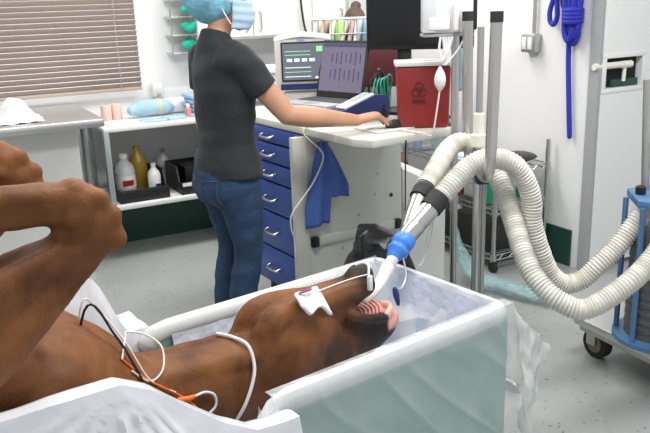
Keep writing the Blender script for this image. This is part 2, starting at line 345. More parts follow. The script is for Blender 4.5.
# bins on the lower shelf
def bin_(x, w, label, strip):
    b = thing('parts_bin', label, 'bin', rp(x, 4.8, .36))
    a, t = MB(ROOM), .012
    a.box((x, 4.82, .368), (w, .34, .016)); a.box((x, 4.985, .45), (w, t, .17))
    for sgn in (-1, 1):
        q = x+sgn*(w/2-t/2)
        y0, y1, y2 = 4.65, 4.71, 4.99
        vs = [[a.v((q+dx, yy, zz)) for yy, zz in ((y0, .36), (y0-.0, .42), (y1, .44), (y1+.04, .53), (y2, .535), (y2, .36))] for dx in (-t/2, t/2)]
        a.f(vs[0]); a.f(vs[1][::-1])
        for k in range(6): a.f([vs[0][k], vs[0][(k+1) % 6], vs[1][(k+1) % 6], vs[1][k]])
    make('shell', a, M['black'], b, smooth=False)
    lipb = MB(ROOM).box((x, 4.655, .405), (w, .02, .075), bev=.008); make('front_lip', lipb, M['black'], b)
    if strip: make('label_strip', MB(ROOM).box((x, 4.643, .428), (w*.95, .005, .022)), M['label'], b, smooth=False, label='white label strip')
    return b
bin_(1.18, .32, 'black parts bin holding jugs at the left of the lower shelf', False)
bin_(1.56, .28, 'black parts bin with white label strip near the woman on the lower shelf', True)
def bottle(name, label, x, y, z, r, h, m, capm, lab=None, nk=.35, sq=1):
    b = thing(name, label, 'bottle', rp(x, y, z))
    make('body', MB(ROOM).lathe([(r*.9, 0), (r, .012), (r, h*.6), (r*.85, h*.72), (r*nk, h*.86), (r*nk, h*.9)], (x, y, z), sy=sq), M[m], b)
    make('cap', MB(ROOM).lathe([(r*nk*1.15, h*.9), (r*nk*1.15, h), (r*nk*.6, h)], (x, y, z)), M[capm], b)
    if lab: make('label_panel', MB(ROOM).lathe([(r*1.012, h*.2), (r*1.012, h*.5)], (x, y, z), cap=False, sy=sq), M[lab], b, label='printed label')
    return b
bottle('jug', 'clear jug with a red and white label in the black bin', 1.105, 4.83, .376, .066, .27, 'clear', 'label', 'label')
make('label_print', MB(ROOM).box((1.105, 4.761, .465), (.07, .003, .035)), M['red'], bpy.data.objects['jug'], smooth=False)
bottle('jug', 'amber jug of yellow brown liquid behind the white bottle', 1.215, 4.91, .376, .06, .30, 'amber', 'amber', None)
bottle('squeeze_bottle', 'small white bottle with blue label in front of the amber jug', 1.275, 4.76, .376, .042, .20, 'white', 'label', None)
make('label_print', MB(ROOM).box((1.29, 4.716, .42), (.04, .003, .05)), M['navy'], bpy.data.objects['squeeze_bottle'], smooth=False)
bottle('supply_jar', 'blue jar with wide black lid in the bin near the woman', 1.68, 4.88, .376, .055, .25, 'steelblue', 'black', None, nk=.95)
bottle('clear_bottle', 'faint clear bottle standing at the back of the lower shelf between the bins', 1.44, 5.1, .36, .045, .24, 'clear', 'grey', None)
make('black_case', MB(ROOM).box((1.56, 4.86, .45), (.14, .18, .14), bev=.01), M['black'], label='black box standing in the bin with the white label strip', cat='box')
# glove rack
gr = thing('glove_rack', 'wire wall rack holding three green glove bundles above the shelf', 'rack', rp(1.70, 5.18, 1.24))
g = MB(ROOM)
for zz in (1.24, 1.36, 1.48, 1.60, 1.72):
    g.tube([(1.58, 5.23, zz), (1.58, 5.09, zz), (1.82, 5.09, zz), (1.82, 5.23, zz)], .005, n=6)
for x in (1.58, 1.82): g.tube([(x, 5.09, 1.23), (x, 5.09, 1.75)], .005, n=6)
make('wire_frame', g, M['dull'], gr)
for zz in (1.24, 1.36, 1.48, 1.60): make('tray', MB(ROOM).box((1.70, 5.16, zz), (.235, .13, .006)), M['clear'], gr, smooth=False)
for k, zz in enumerate((1.245, 1.365, 1.485)):
    gm = MB(ROOM); rnd = random.Random(k)
    for q in range(7): gm.sphere((1.74+rnd.uniform(-.05, .05), 5.13+rnd.uniform(-.02, .02), zz+.045+rnd.uniform(-.015, .02)), (rnd.uniform(.025, .045), .03, rnd.uniform(.022, .035)))
    make('glove_bundle', gm, M['glove'], remesh=.008, relax=2, label=('bright green glove bundle on the bottom tray of the wall rack', 'bright green glove bundle on the middle tray of the wall rack', 'bright green glove bundle on the highest visible tray of the wall rack')[k], cat='gloves', group='green gloves in the wall rack')

# ------------------------------------------------------------------ right wall: outlet, rope
OBM = ROOM @ Matrix.Translation(V((0, -.028, .008)))
ob = thing('outlet_box', 'grey metal surface outlet box with conduit on the right wall', 'outlet', OBM @ V((RU-.03, 3.395, 1.225)))
make('box', MB(OBM).box((RU-.028, 3.395, 1.268), (.055, .11, .105), bev=.006), M['dull'], ob)
make('cover_plate', MB(OBM).box((RU-.058, 3.395, 1.268), (.006, .10, .095), bev=.003), M['dull'], ob)
for y in (3.372, 3.418): make('socket', MB(OBM).box((RU-.063, y, 1.268), (.008, .034, .07), bev=.004), M['white'], ob)
make('conduit', MB(OBM).cyl((RU-.02, 3.385, 1.32), (RU-.02, 3.385, 2.7), .011), M['dull'], ob)
rk = thing('blue_rope', 'royal blue rope coiled on a hook on the right wall', 'rope', rp(RU-.05, 3.17, .77))
x = RU-.045; RPM = ROOM @ Matrix.Translation(V((0, -.088, 0)))
make('hanging_strand', MB(RPM).tube([(x, 3.175, 1.62), (x+.01, 3.165, 1.45), (x+.02, 3.165, 1.2), (x+.022, 3.145, .95), (x+.02, 3.125, .77)], .014, n=10, sm=6, cap='round'), M['royal'], rk)
make('side_loop', MB(RPM).tube([(x, 3.20, 1.60), (x, 3.26, 1.55), (x, 3.30, 1.46), (x, 3.295, 1.40), (x, 3.265, 1.385), (x, 3.245, 1.43), (x, 3.25, 1.52), (x, 3.22, 1.58)], .014, n=10, sm=6, cap='round'), M['royal'], rk)
for k, (dy, dx, zb) in enumerate(((-.01, 0, 1.285), (.006, -.022, 1.30), (-.022, -.012, 1.32))):
    make('coil', MB(RPM).tube([(x+dx, 3.165+dy, 1.64), (x+dx, 3.16+dy, 1.4), (x+dx, 3.15+dy, zb+.03), (x+dx, 3.125+dy, zb), (x+dx, 3.10+dy, zb+.05), (x+dx, 3.105+dy, 1.4), (x+dx, 3.075+dy, 1.64)], .017, n=10, sm=6, cap='round'), M['royal'], rk)
wr = MB(RPM)
for k in range(4): wr.tube([(x-.012+.045*math.cos(a*PI/8), 3.118+.044*math.sin(a*PI/8), 1.40+.020*k) for a in range(16)], .014, n=8, closed=True)
make('wrap_turns', wr, M['royal'], rk)
make('wall_hook', MB(RPM).tube([(RU, 3.19, 1.47), (RU-.05, 3.19, 1.47), (RU-.07, 3.19, 1.5), (RU-.07, 3.19, 1.56)], .01, sm=4), M['black'], label='black wall hook behind the blue rope', cat='hook')

# ------------------------------------------------------------------ wire rack by right wall
RX0, RX1, RY0, RY1 = 2.78, 3.17, 3.17, 4.05
wk = thing('wire_rack', 'low chrome wire shelving rack on casters against the right wall', 'rack', rp((RX0+RX1)/2, 3.6, 0))
for x in (RX0, RX1):
    for y in (RY0, RY1):
        p = make('post', MB(ROOM).cyl((x, y, .07), (x, y, .74), .0135), M['chrome'], wk)
        c = MB(ROOM); c.cyl((x-.012, y, .03), (x+.012, y, .03), .03); c.box((x, y, .06), (.035, .04, .02)); make('caster', c, M['rubber'], p)
for z in (.10, .375, .60):
    s = MB(ROOM)
    for dz in (0, -.03):
        for a, b in (((RX0, RY0), (RX1, RY0)), ((RX1, RY0), (RX1, RY1)), ((RX1, RY1), (RX0, RY1)), ((RX0, RY1), (RX0, RY0))): s.tube([(*a, z+dz), (*b, z+dz)], .0045, n=6)
    for k in range(1, 34):
        y = RY0+(RY1-RY0)*k/34; s.tube([(RX0, y, z+.002), (RX1, y, z+.002)], .002, n=5)
    for (a, b) in (((RX0, RY0), (RX1, RY0)), ((RX0, RY0), (RX0, RY1))):
        n = 10 if a[1] == b[1] else 22
        s.tube([(a[0]+(b[0]-a[0])*k/n, a[1]+(b[1]-a[1])*k/n, z-.03*(k % 2)) for k in range(n+1)], .0025, n=5)
    for x in (RX0, RX1):
        for y in (RY0, RY1): s.cyl((x, y, z-.035), (x, y, z+.008), .019)
    make('wire_shelf', s, M['chrome'], wk)
def rbox(name, label, cat, c, d, m, rz=0, bev=.01): return make(name, MB(ROOM).box(c, d, rz=rz, bev=bev), M[m], label=label, cat=cat)
cs = MB(ROOM).loft([(2.90, 3.27, .632), (3.02, 3.29, .634), (3.12, 3.31, .632)], [(.10, .02), (.11, .028), (.09, .022)], sm=4)
make('equipment_case', cs, M['black'], label='soft black case on the top of the wire rack', cat='case')
for k, (x, y) in enumerate(((2.89, 3.52), (2.94, 3.56))):
    make('document', MB(ROOM).box((x, y, .608+.012*k), (.2, .28, .01), rz=.3*k), M['paper' if k else 'sky'], smooth=False, label=('blue edged document under the white one behind the black case', 'white document on top of the wire rack behind the black case')[k], cat='document')
gb = thing('green_box', 'green plastic box on the middle rack shelf behind the steel post', 'box', rp(2.85, 3.34, .38))
make('shell', MB(ROOM).box((2.87, 3.33, .45), (.12, .15, .135), bev=.008), M['greenbox'], gb); make('knob', MB(ROOM).sphere((2.80, 3.31, .45), .014), M['black'], gb)
rbox('green_tray', 'green plastic tray tilted at the wall end of the middle rack shelf', 'tray', (3.08, 3.25, .45), (.06, .10, .12), 'greenbox', .3)
rbox('storage_tub', 'large black storage tub at the near end of the bottom rack shelf', 'tub', (2.96, 3.38, .20), (.34, .34, .185), 'rubber')
rbox('storage_tub', 'black storage tub at the far end of the bottom rack shelf', 'tub', (2.96, 3.76, .19), (.34, .32, .165), 'rubber')
wb = bottle('spray_bottle', 'white plastic bottle standing in front of the far black tub', 2.86, 3.62, .105, .045, .24, 'white', 'label')
rbox('red_container', 'red plastic container low at the far end of the rack', 'container', (2.69, 3.97, .18), (.12, .12, .36), 'red')
for k in range(2):
    make('red_pot', MB(ROOM).lathe([(.03, 0), (.03, .04), (.02, .05)], (2.85, 3.58+.12*k, .38)), M['red'], label=('small red pot on the middle rack shelf next to the green box', 'small red pot farther along the middle rack shelf')[k], cat='pot')
sj = thing('suction_jar', 'clear teal suction jar with black lid and knobs on the rack top', 'jar', rp(2.92, 3.93, .61))
make('jar', MB(ROOM).lathe([(.06, 0), (.065, .01), (.065, .13), (.06, .135)], (2.92, 3.86, .607)), M['tealbag'], sj)
make('lid', MB(ROOM).lathe([(.07, .135), (.072, .14), (.072, .165), (.06, .17)], (2.92, 3.86, .607)), M['black'], sj)
for dx, dy in ((-.03, .02), (.03, -.03)):
    k = MB(ROOM); k.cyl((2.92+dx, 3.86+dy, .775), (2.92+dx, 3.86+dy, .81), .008); k.sphere((2.92+dx, 3.86+dy, .815), .016); make('knob', k, M['black'], sj)
bottle('blue_bottle', 'small bottle of blue liquid on the rack top beside the suction jar', 2.82, 3.98, .607, .028, .15, 'sky', 'label')
# clear teal bag lying on the floor
tg = MB().loft([(.74, 4.12, .26), (.77, 4.0, .14), (.83, 3.88, .055), (.95, 3.76, .05), (1.05, 3.66, .05), (1.15, 3.57, .04)], [(.02, .03), (.035, .03), (.05, .03), (.055, .03), (.05, .028), (.03, .02)], sm=6, n=20)
for q in tg.bm.verts: q.co += V((noise.noise(q.co*22), noise.noise(q.co*22+V((5, 5, 5))), .6*noise.noise(q.co*26)))*.018
for q in tg.bm.verts: q.co.z = max(q.co.z, .003)
make('plastic_bag', tg, M['tealbag'], label='clear teal plastic bag lying along the floor below the rack', cat='bag')

# ------------------------------------------------------------------ cart
def cp(x, y, z=0): return CART @ V((x, y, z))
ct = thing('equipment_cart', 'cream metal equipment cart with blue drawers and cream worktop', 'cart', cp(.28, .75))
wt = MB(CART).prism([(0, .09), (0, 1.30), (.70, 1.30), (.70, .55), (.50, .45), (.50, .0), (.045, 0)], .965, 1.0, bev=.006)
make('worktop', wt, M['cream'], ct, label='cream worktop with chamfered corner')
make('body', MB(CART).box((.30, .77, .53), (.53, .52, .84)), M['cream'], ct, smooth=False)
pn = MB(CART); pn.box((.265, .492, .53), (.60, .018, .86)); make('side_panel', pn, M['cream'], ct, smooth=False)
make('panel_flange', MB(CART).box((-.03, .485, .53), (.075, .03, .86), bev=.004), M['cream'], ct)
rl = MB(CART); rl.box((.28, .475, .447), (.52, .016, .045), bev=.004); rail = make('bumper_rail', rl, M['cream'], ct)
for x in (.035, .53): make('rail_end', MB(CART).box((x, .470, .447), (.035, .03, .05), bev=.004), M['black'], rail)
for x, z in ((.5, .60), (.42, .72), (.12, .54), (.3, .53), (.2, .38), (.4, .62)):
    make('screw', MB(CART).cyl((x, .479, z), (x, .484, z), .006 if x < .5 else .010, n=10), M['rubber' if x == .5 else 'dull'], ct)
zs = [.965, .885, .785, .685, .525, .335, .13]
for a, b in zip(zs, zs[1:]):
    d = make('drawer', MB(CART).box((.01, .77, (a+b)/2), (.03, .50, a-b-.01), bev=.004), M['blue'], ct, label='blue enamel drawer')
    zc = (a+b)/2 + (0 if a-b < .12 else .0)
    h = MB(CART); h.tube([(-.005, .76, zc), (-.03, .77, zc-.008), (-.03, .86, zc-.008), (-.005, .87, zc)], .006, n=8, sm=3)
    make('handle', h, M['chrome'], d)
for x in (.08, .5):
    for y in (.56, .96):
        c = MB(CART); c.cyl((x-.015, y, .05), (x+.015, y, .05), .05); c.box((x, y, .095), (.05, .06, .03)); make('caster', c, M['rubber'], ct)
tw = MB(CART)
def twf(u, v):
    k = min(1, v*1.3)**.8; x = (.045+.05*u)*(1-k)+(-.025+.235*u)*k; z = .94-v*(.40 if u < .56 else .27)-.03*abs(u-.4)
    return (x, .440+.014*math.sin(u*15+v*1.5)*(.4+.6*v)-.008*(1-v), z)
tw.grid(twf, 28, 20)
tob = make('towel', tw, M['cloth'], label='blue cloth towel hanging from a hook on the cart side', cat='towel')
so = tob.modifiers.new('thickness', 'SOLIDIFY'); so.thickness = .006
make('panel_hook', MB(CART).tube([(.07, .482, .92), (.09, .43, .925), (.15, .42, .95)], .005, n=8), M['dull'], ct)
make('white_cable', MB(CART).tube([(.14, .44, 1.006), (.05, .45, 1.007), (-.012, .445, 1.003), (-.016, .44, .97), (.05, .42, .90), (.062, .42, .85), (.006, .42, .753), (-.062, .42, .68), (-.113, .425, .617), (-.113, .435, .555), (-.09, .45, .49), (-.085, .455, .40)], .004, n=8, sm=8, cap='round'), M['wire'], label='white cable looping down from the cart worktop beside the blue towel', cat='cable')
# patient monitor
PMM = Matrix.Translation(V((-.095, 4.06, 1.0))) @ Matrix.Rotation(math.radians(2), 4, 'Z') @ Matrix.Scale(1.045, 4)
pm = thing('patient_monitor', 'beige patient monitor showing traces on the cart left of the laptop', 'monitor', (-.095, 4.06, 1.0))
a = MB(PMM).prism([(-.135, -.03), (.15, -.03), (.15, .10), (.11, .15), (-.10, .15), (-.135, .10)], .09, .35, bev=.012)
make('housing', a, M['beige'], pm); make('hood', MB(PMM).loft([(-.12, .05, .345), (0, .05, .362), (.135, .05, .345)], [(.08, .02)]*3, sm=4), M['beige'], pm)
make('foot', MB(PMM).box((0, .05, .045), (.2, .14, .09), bev=.02), M['beige'], pm)
make('bezel', MB(PMM).box((.012, -.033, .238), (.232, .012, .196), bev=.006), M['rubber'], pm)
sc = make('screen', MB(PMM).box((.012, -.041, .238), (.215, .004, .178)), M['pmscreen'], pm, smooth=False)
for k in range(4): make('waveform', MB(PMM).box((-.062+.038*k, -.044, .247), (.026, .002, .014)), M['trace'], sc, smooth=False)
make('readout', MB(PMM).box((.09, -.044, .30), (.03, .002, .026)), M['traceg'], sc, smooth=False)
make('readout', MB(PMM).box((.078, -.044, .158), (.022, .002, .010)), M['tracew'], sc, smooth=False)
for k, z in enumerate((.29, .21, .188, .165, .272)): make('waveform', MB(PMM).box((-.02, -.0445, z), (.13, .002, .0025)), M['tracew' if k % 2 else 'traceg'], sc, smooth=False)
make('control_pad', MB(PMM).prism([(-.11, -.045), (.08, -.045), (.08, -.03), (-.11, -.03)], .10, .128), M['navy'], pm, smooth=False)
make('dial', MB(PMM).cyl((.115, -.03, .113), (.115, -.055, .113), .017), M['black'], pm)
make('badge', MB(PMM).box((.0, -.034, .347), (.035, .004, .009)), M['sky'], pm, smooth=False)
# laptop on a riser
LPM = Matrix.Translation(V((.090, 3.88, 1.05))) @ Matrix.Rotation(math.radians(-46), 4, 'Z')   # x along hinge (near end +), -y towards the user
rs = make('riser', MB(LPM).box((0, -.10, -.025), (.30, .22, .05), bev=.006), M['grey'], label='low grey box under the laptop on the cart', cat='box')
lp = thing('laptop', 'open black laptop with purple grey traces on the cart', 'laptop', (.090, 3.88, 1.05))
make('base', MB(LPM).box((0, -.125, .009), (.335, .25, .018), bev=.005), M['grey'], lp)
kb = MB(LPM)
for r in range(5):
    for c in range(14): kb.box((-.143+.022*c, -.03-.026*r, .0195), (.018, .021, .004))
make('keyboard', kb, mat('key_grey', (.09, .09, .10), .5), lp, smooth=False); make('touchpad', MB(LPM).box((0, -.205, .0185), (.08, .05, .002)), M['dull'], lp, smooth=False)
LSM = LPM @ Matrix.Translation(V((0, 0, .018))) @ Matrix.Rotation(math.radians(-12), 4, 'X')
ld = make('lid', MB(LSM).box((0, .006, .147), (.335, .012, .295), bev=.005), M['rubber'], lp)
ls = make('screen', MB(LSM).box((0, -.001, .155), (.305, .003, .245)), M['lapscreen'], ld, smooth=False)
make('title_bar', MB(LSM).box((0, -.003, .268), (.300, .002, .014)), M['lapbar'], ls, smooth=False)
for r in range(2):
    wv = MB(LSM)
    for c in range(7): wv.box((-.075+.033*c, -.003, .205-.085*r), (.006, .002, .042+.012*(c % 3)))
    make('trace_row', wv, M['lapbar'], ls, smooth=False)
# navy device
NV = Matrix.Translation(V((.185, 3.585, 1.0))) @ Matrix.Rotation(math.radians(38), 4, 'Z')
nd = thing('portable_meter', 'navy blue portable meter with white sloping face behind the hand', 'meter', (.185, 3.585, 1.0))
q = MB(NV)
pr = [(-.14, 0), (.14, 0), (.14, .105), (.06, .115), (-.14, .06)]
A = [q.v((x, -.05, z)) for x, z in pr]; B = [q.v((x, .05, z)) for x, z in pr]
q.f(A); q.f(B[::-1])
for k in range(5): q.f([A[k], A[(k+1) % 5], B[(k+1) % 5], B[k]])
make('body', q, M['navy'], nd, smooth=False)
RT = Matrix.Rotation(-math.atan2(.055, .2), 3, 'Y')
fp = make('face_plate', MB(NV).box((-.035, -.005, .093), (.19, .075, .012), R=RT, bev=.006), M['white'], nd)
make('display', MB(NV).box((-.005, -.005, .108), (.10, .04, .004), R=RT), M['grey'], fp, smooth=False)
# mouse
ms = MB(); ms.sphere((.325, 3.30, 1.017), (.034, .055, .022), R=Matrix.Rotation(math.radians(-50), 3, 'Z'))
for v in ms.bm.verts: v.co.z = max(v.co.z, 1.0)
make('computer_mouse', ms, M['black'], label='black computer mouse under the womans hand', cat='mouse')
make('mouse_mat', MB(CART).box((.25, .2, 1.003), (.20, .18, .004), bev=.001), M['paper'], label='white sheet under the computer mouse on the worktop', cat='paper')
make('small_bottle', MB().lathe([(.018, 0), (.018, .045), (.012, .05), (.012, .065)], (.30, 3.62, 1.0)), M['black'], label='small black bottle between the meter and the red container', cat='bottle')
# cables behind laptop
cb = MB()
for k in range(5): cb.tube([(.27+.02*k, 3.75+.02*k, 1.01), (.26+.018*k, 3.74, 1.10+.02*k), (.28+.02*k, 3.80, 1.17), (.31+.01*k, 3.85, 1.08), (.33, 3.82, 1.01)], .004, n=6, sm=5)
make('cable_bundle', cb, M['greenbox'], label='green cable bundle behind the blue meter', cat='cables')
cb = MB()
for k in range(3): cb.tube([(.24+.03*k, 3.79, 1.01), (.25+.02*k, 3.80, 1.15+.03*k), (.31+.01*k, 3.88, 1.16), (.35, 3.86, 1.01)], .006, n=6, sm=5)
make('cable_bundle', cb, M['cable'], label='black cable loops behind the laptop screen edge', cat='cables')
# big black display
MM = Matrix.Translation(V((.455, 3.72, .975))) @ Matrix.Rotation(math.radians(-15), 4, 'Z')
bm_ = thing('display_monitor', 'large black display screen on a stand behind the red container', 'monitor', (.455, 3.72, 1.0))
make('housing', MB(MM).box((.03, .02, .53), (.52, .045, .39), bev=.012), M['black'], bm_)
make('screen', MB(MM).box((.03, -.004, .535), (.485, .004, .35)), M['screen'], bm_, smooth=False)
make('neck', MB(MM).box((-.05, .05, .20), (.07, .04, .36), bev=.01), M['black'], bm_); make('base', MB(MM).lathe([(.12, .026), (.12, .04), (.03, .055)], (-.05, .05, .0)), M['black'], bm_)
# sharps container
SC = Matrix.Translation(V((.452, 3.345, 1.0))) @ Matrix.Rotation(math.radians(-4), 4, 'Z')
sc_ = thing('sharps_container', 'red sharps container with translucent white lid on the cart corner', 'container', (.452, 3.345, 1.0))
make('body', MB(SC).box((0, 0, .135), (.235, .165, .27), bev=.015, taper=.93), M['red'], sc_)
ld = make('lid', MB(SC).box((0, 0, .278), (.25, .18, .018), bev=.004), M['lid'], sc_); make('lid_flap', MB(SC).lathe([(.07, 0), (.07, .004), (.06, .006)], (.0, 0, .287), sy=.7), M['lid'], ld)
bh = MB(SC)
for k in range(3):
    a = PI/2+k*2*PI/3
    bh.tube([(-.02+.018*math.cos(a)+.016*math.cos(b*PI/8), -.083, .165+.018*math.sin(a)+.016*math.sin(b*PI/8)) for b in range(16)], .0025, n=5, closed=True)
bh.tube([(-.02+.012*math.cos(b*PI/8), -.083, .165+.012*math.sin(b*PI/8)) for b in range(16)], .002, n=5, closed=True)
for k in range(2): bh.box((-.02, -.083, .125-.012*k), (.06, .003, .006))
make('hazard_symbol', bh, M['redmark'], sc_, label='dark biohazard symbol')

# ------------------------------------------------------------------ things behind cart
fc = thing('filing_cabinet', 'grey filing cabinet in front of the seated persons corner carrying the wire basket', 'cabinet', (.2, 5.0, 0))
make('body', MB().box((.2, 5.0, .62), (.5, .42, 1.24), bev=.006), M['grey'], fc)
for k in range(4): make('drawer', MB().box((.2, 4.785, .17+.3*k), (.46, .016, .28), bev=.004), M['grey'], fc)
wbk = thing('wire_basket', 'wire basket full of packets behind the laptop', 'basket', (.2, 4.98, 1.24))
g = MB()
for z in (1.25, 1.35, 1.44): g.tube([(-.04, 4.83, z), (.44, 4.83, z), (.44, 5.13, z), (-.04, 5.13, z)], .005, n=6, closed=True)
for k in range(13):
    x = -.04+.04*k; g.tube([(x, 4.83, 1.44), (x, 4.83, 1.245), (x, 5.13, 1.245), (x, 5.13, 1.44)], .003, n=5)
make('wire_frame', g, M['dull'], wbk)
rnd = random.Random(4)
for k in range(10):
    x = 0.0+.043*k
    make('packet', MB().box((x, 4.95, 1.345), (.026, .24, .19), R=Matrix.Rotation(rnd.uniform(.05, .35), 3, 'Y') @ Matrix.Rotation(rnd.uniform(-.3, .3), 3, 'Z'), bev=.01), M[['paper', 'folder', 'paper', 'lime', 'paper', 'pink', 'paper', 'ltblue', 'paper', 'folder'][k]],
         label=['leftmost white packet in the wire basket', 'second packet from the left in the wire basket, tan', 'third packet from the left in the wire basket, white', 'lime green packet in the wire basket', 'white packet right of the lime green packet in the basket', 'pink packet in the wire basket', 'white packet between the pink and pale blue packets in the basket', 'pale blue packet in the wire basket', 'white packet right of the pale blue packet in the basket', 'rightmost tan packet in the wire basket'][k], cat='packet', group='packets in the wire basket')
ch = thing('chair', 'maroon vinyl chair back showing between the laptop and the big black display', 'chair', (.345, 4.52, 0))
make('backrest', MB().box((.355, 4.68, 1.17), (.34, .055, .28), bev=.025), M['maroon'], ch); make('seat', MB().box((.345, 4.48, .60), (.32, .32, .07), bev=.025), M['maroon'], ch)
make('back_post', MB().box((.345, 4.70, .82), (.06, .02, .50)), M['dull'], ch); make('stem', MB().cyl((.345, 4.5, .06), (.345, 4.5, .58), .03), M['dull'], ch)
b = MB()
for k in range(5): b.tube([(.345, 4.5, .07), (.345+.2*math.cos(k*1.257), 4.5+.2*math.sin(k*1.257), .04)], .02, n=8, cap='round')
make('star_base', b, M['black'], ch)
# white bin right of cart
wbn = thing('white_bin', 'tall white sloping top bin between the cart and the steel pole', 'bin', (.525, 3.93, 0))
q = MB(Matrix.Translation(V((.525, 3.90, 0))))
pr = [(-.10, .06), (.105, .06), (.11, .60), (-.02, .655), (-.115, .70)]
A = [q.v((x, -.10, z)) for x, z in pr]; B = [q.v((x, .12, z)) for x, z in pr]
q.f(A); q.f(B[::-1])
for k in range(5): q.f([A[k], A[(k+1) % 5], B[(k+1) % 5], B[k]])
make('body', q, M['white'], wbn, smooth=False); make('plinth', MB().box((.525, 3.91, .03), (.21, .20, .06)), M['black'], wbn, smooth=False)
bb = MB()
rnd = random.Random(3)
bb.loft([(.22, 3.08, .03), (.22, 3.08, .2), (.23, 3.08, .4), (.22, 3.08, .53)], [(.17, .13), (.19, .14), (.18, .13), (.12, .09)], sm=6, n=28)
for q in bb.bm.verts: q.co += V((noise.noise(q.co*14), noise.noise(q.co*14+V((3, 1, 2))), noise.noise(q.co*14+V((7, 7, 7)))))*.03
for q in bb.bm.verts: q.co.z = max(q.co.z, .004)
make('trash_bag', bb, M['blackbag'], label='black plastic bag slumped between the tub and the cart', cat='bag')

# ------------------------------------------------------------------ poles, hose stand, IV pole
hs = thing('hose_stand', 'steel stand with two upright hook tubes carrying the white hoses', 'stand', (.605, 2.87, 0))
make('post', MB().cyl((.605, 2.87, .03), (.605, 2.87, .93), .017), M['chrome'], hs)
make('brace_post', MB().cyl((.632, 2.885, .03), (.632, 2.885, .88), .012), M['dull'], hs)
make('upper_rod', MB().cyl((.605, 2.87, .9), (.605, 2.87, 1.44), .013), M['dull'], hs)
make('collar', MB().lathe([(.018, .985), (.031, .99), (.031, 1.035), (.022, 1.04), (.022, 1.115), (.016, 1.12)], (.605, 2.87, 0)), M['ivory'], hs)
for nm, pts in (('far', [(.584, 3.02, 1.488), (.590, 3.02, 1.1), (.595, 3.018, .98), (.597, 3.0, .92), (.600, 2.95, .898), (.604, 2.89, .892)]), ('near', [(.600, 2.6, 1.493), (.594, 2.6, 1.1), (.592, 2.605, .98), (.591, 2.64, .925), (.596, 2.72, .905), (.604, 2.86, .9)])):
    h = make('hook_tube', MB().tube(pts, .021, n=18, sm=8), M['steel'], hs)
    p = V(pts[0]); make('rubber_cap', MB().cyl(p-V((0, 0, .03)), p+V((0, 0, .006)), .0225), M['rubber'], h)
make('clamp', MB().box((.603, 2.79, .885), (.05, .06, .05), bev=.01), M['black'], hs)
bs = MB()
for k in range(4): bs.tube([(.615, 2.875, .05), (.615+.2*math.cos(k*PI/2+.7), 2.875+.2*math.sin(k*PI/2+.7), .03)], .018, n=8, cap='round')
make('base', bs, M['dull'], hs)
iv = thing('iv_pole', 'steel infusion pole standing beside the red sharps container', 'pole', (.566, 3.15, 0))
make('pole', MB().cyl((.566, 3.15, .03), (.556, 3.15, 1.95), .016), M['steel'], iv)
bs = MB()
for k in range(4): bs.tube([(.566, 3.15, .06), (.566+.15*math.cos(k*PI/2+.3), 3.15+.15*math.sin(k*PI/2+.3), .03)], .014, n=8, cap='round')
make('base', bs, M['dull'], iv)
PU = Matrix.Translation(V((.022, .135, .0)))
ip = thing('infusion_pump', 'white infusion pump clamped on the pole above the sharps container', 'pump', PU @ V((.50, 2.99, 1.4)))
make('body', MB(PU).box((.492, 2.96, 1.52), (.20, .08, .22), bev=.012), M['lid'], ip); make('front_panel', MB(PU).box((.415, 2.915, 1.515), (.055, .012, .20), bev=.006), M['clear'], ip)
make('door_panel', MB(PU).box((.455, 2.912, 1.45), (.085, .014, .05), bev=.006), M['label'], ip); make('chamber', MB(PU).loft([(.52, 2.905, 1.43), (.52, 2.905, 1.52)], [.014, .014], n=12), M['label'], ip)
make('base_plate', MB(PU).box((.492, 2.96, 1.405), (.205, .085, .012), bev=.003), M['grey'], ip); make('clamp', MB(PU).box((.60, 2.985, 1.5), (.03, .05, .16), bev=.006), M['black'], ip)
make('window', MB(PU).box((.412, 2.907, 1.585), (.03, .006, .03)), M['grey'], ip, smooth=False)
dl = MB(Matrix.Translation(V((.02, .10, 0))))
dl.tube([(.46, 2.93, 1.40), (.455, 2.93, 1.35), (.47, 2.92, 1.31), (.478, 2.92, 1.34)], .005, n=8, sm=5)
for k in range(4): dl.tube([(.47+.012*k, 2.93, 1.40), (.476+.004*k, 2.93, 1.33), (.474, 2.93, 1.29)], .005, n=8, sm=4)
dl.tube([(.56, 2.94, 1.40), (.53, 2.93, 1.35), (.48, 2.93, 1.29)], .004, n=8, sm=4)
make('infusion_lines', dl, M['lid'], label='clear infusion lines hanging under the white pump', cat='tubing')
sb = thing('squeeze_bulb', 'white rubber squeeze bulb hanging in front of the red sharps container', 'bulb', (.468, 2.96, 1.2))
make('bulb', MB().loft([(.468, 2.96, 1.285), (.468, 2.96, 1.265), (.468, 2.96, 1.24), (.468, 2.96, 1.215), (.467, 2.96, 1.20)], [.007, .018, .023, .018, .007], sm=4), M['lid'], sb)
make('tube', MB().tube([(.467, 2.96, 1.20), (.455, 2.97, 1.10), (.445, 2.99, 1.02), (.44, 3.03, 1.01), (.41, 3.12, 1.006), (.33, 3.21, 1.012)], .0035, n=8, sm=6), M['lid'], sb)
make('drip_bag', MB().loft([(.585, 3.2, 1.18), (.585, 3.2, 1.28), (.585, 3.2, 1.34)], [(.028, .015), (.03, .02), (.012, .008)], n=14, sm=4), M['ltblue'], label='pale blue fluid bag hanging behind the steel pole', cat='bag')

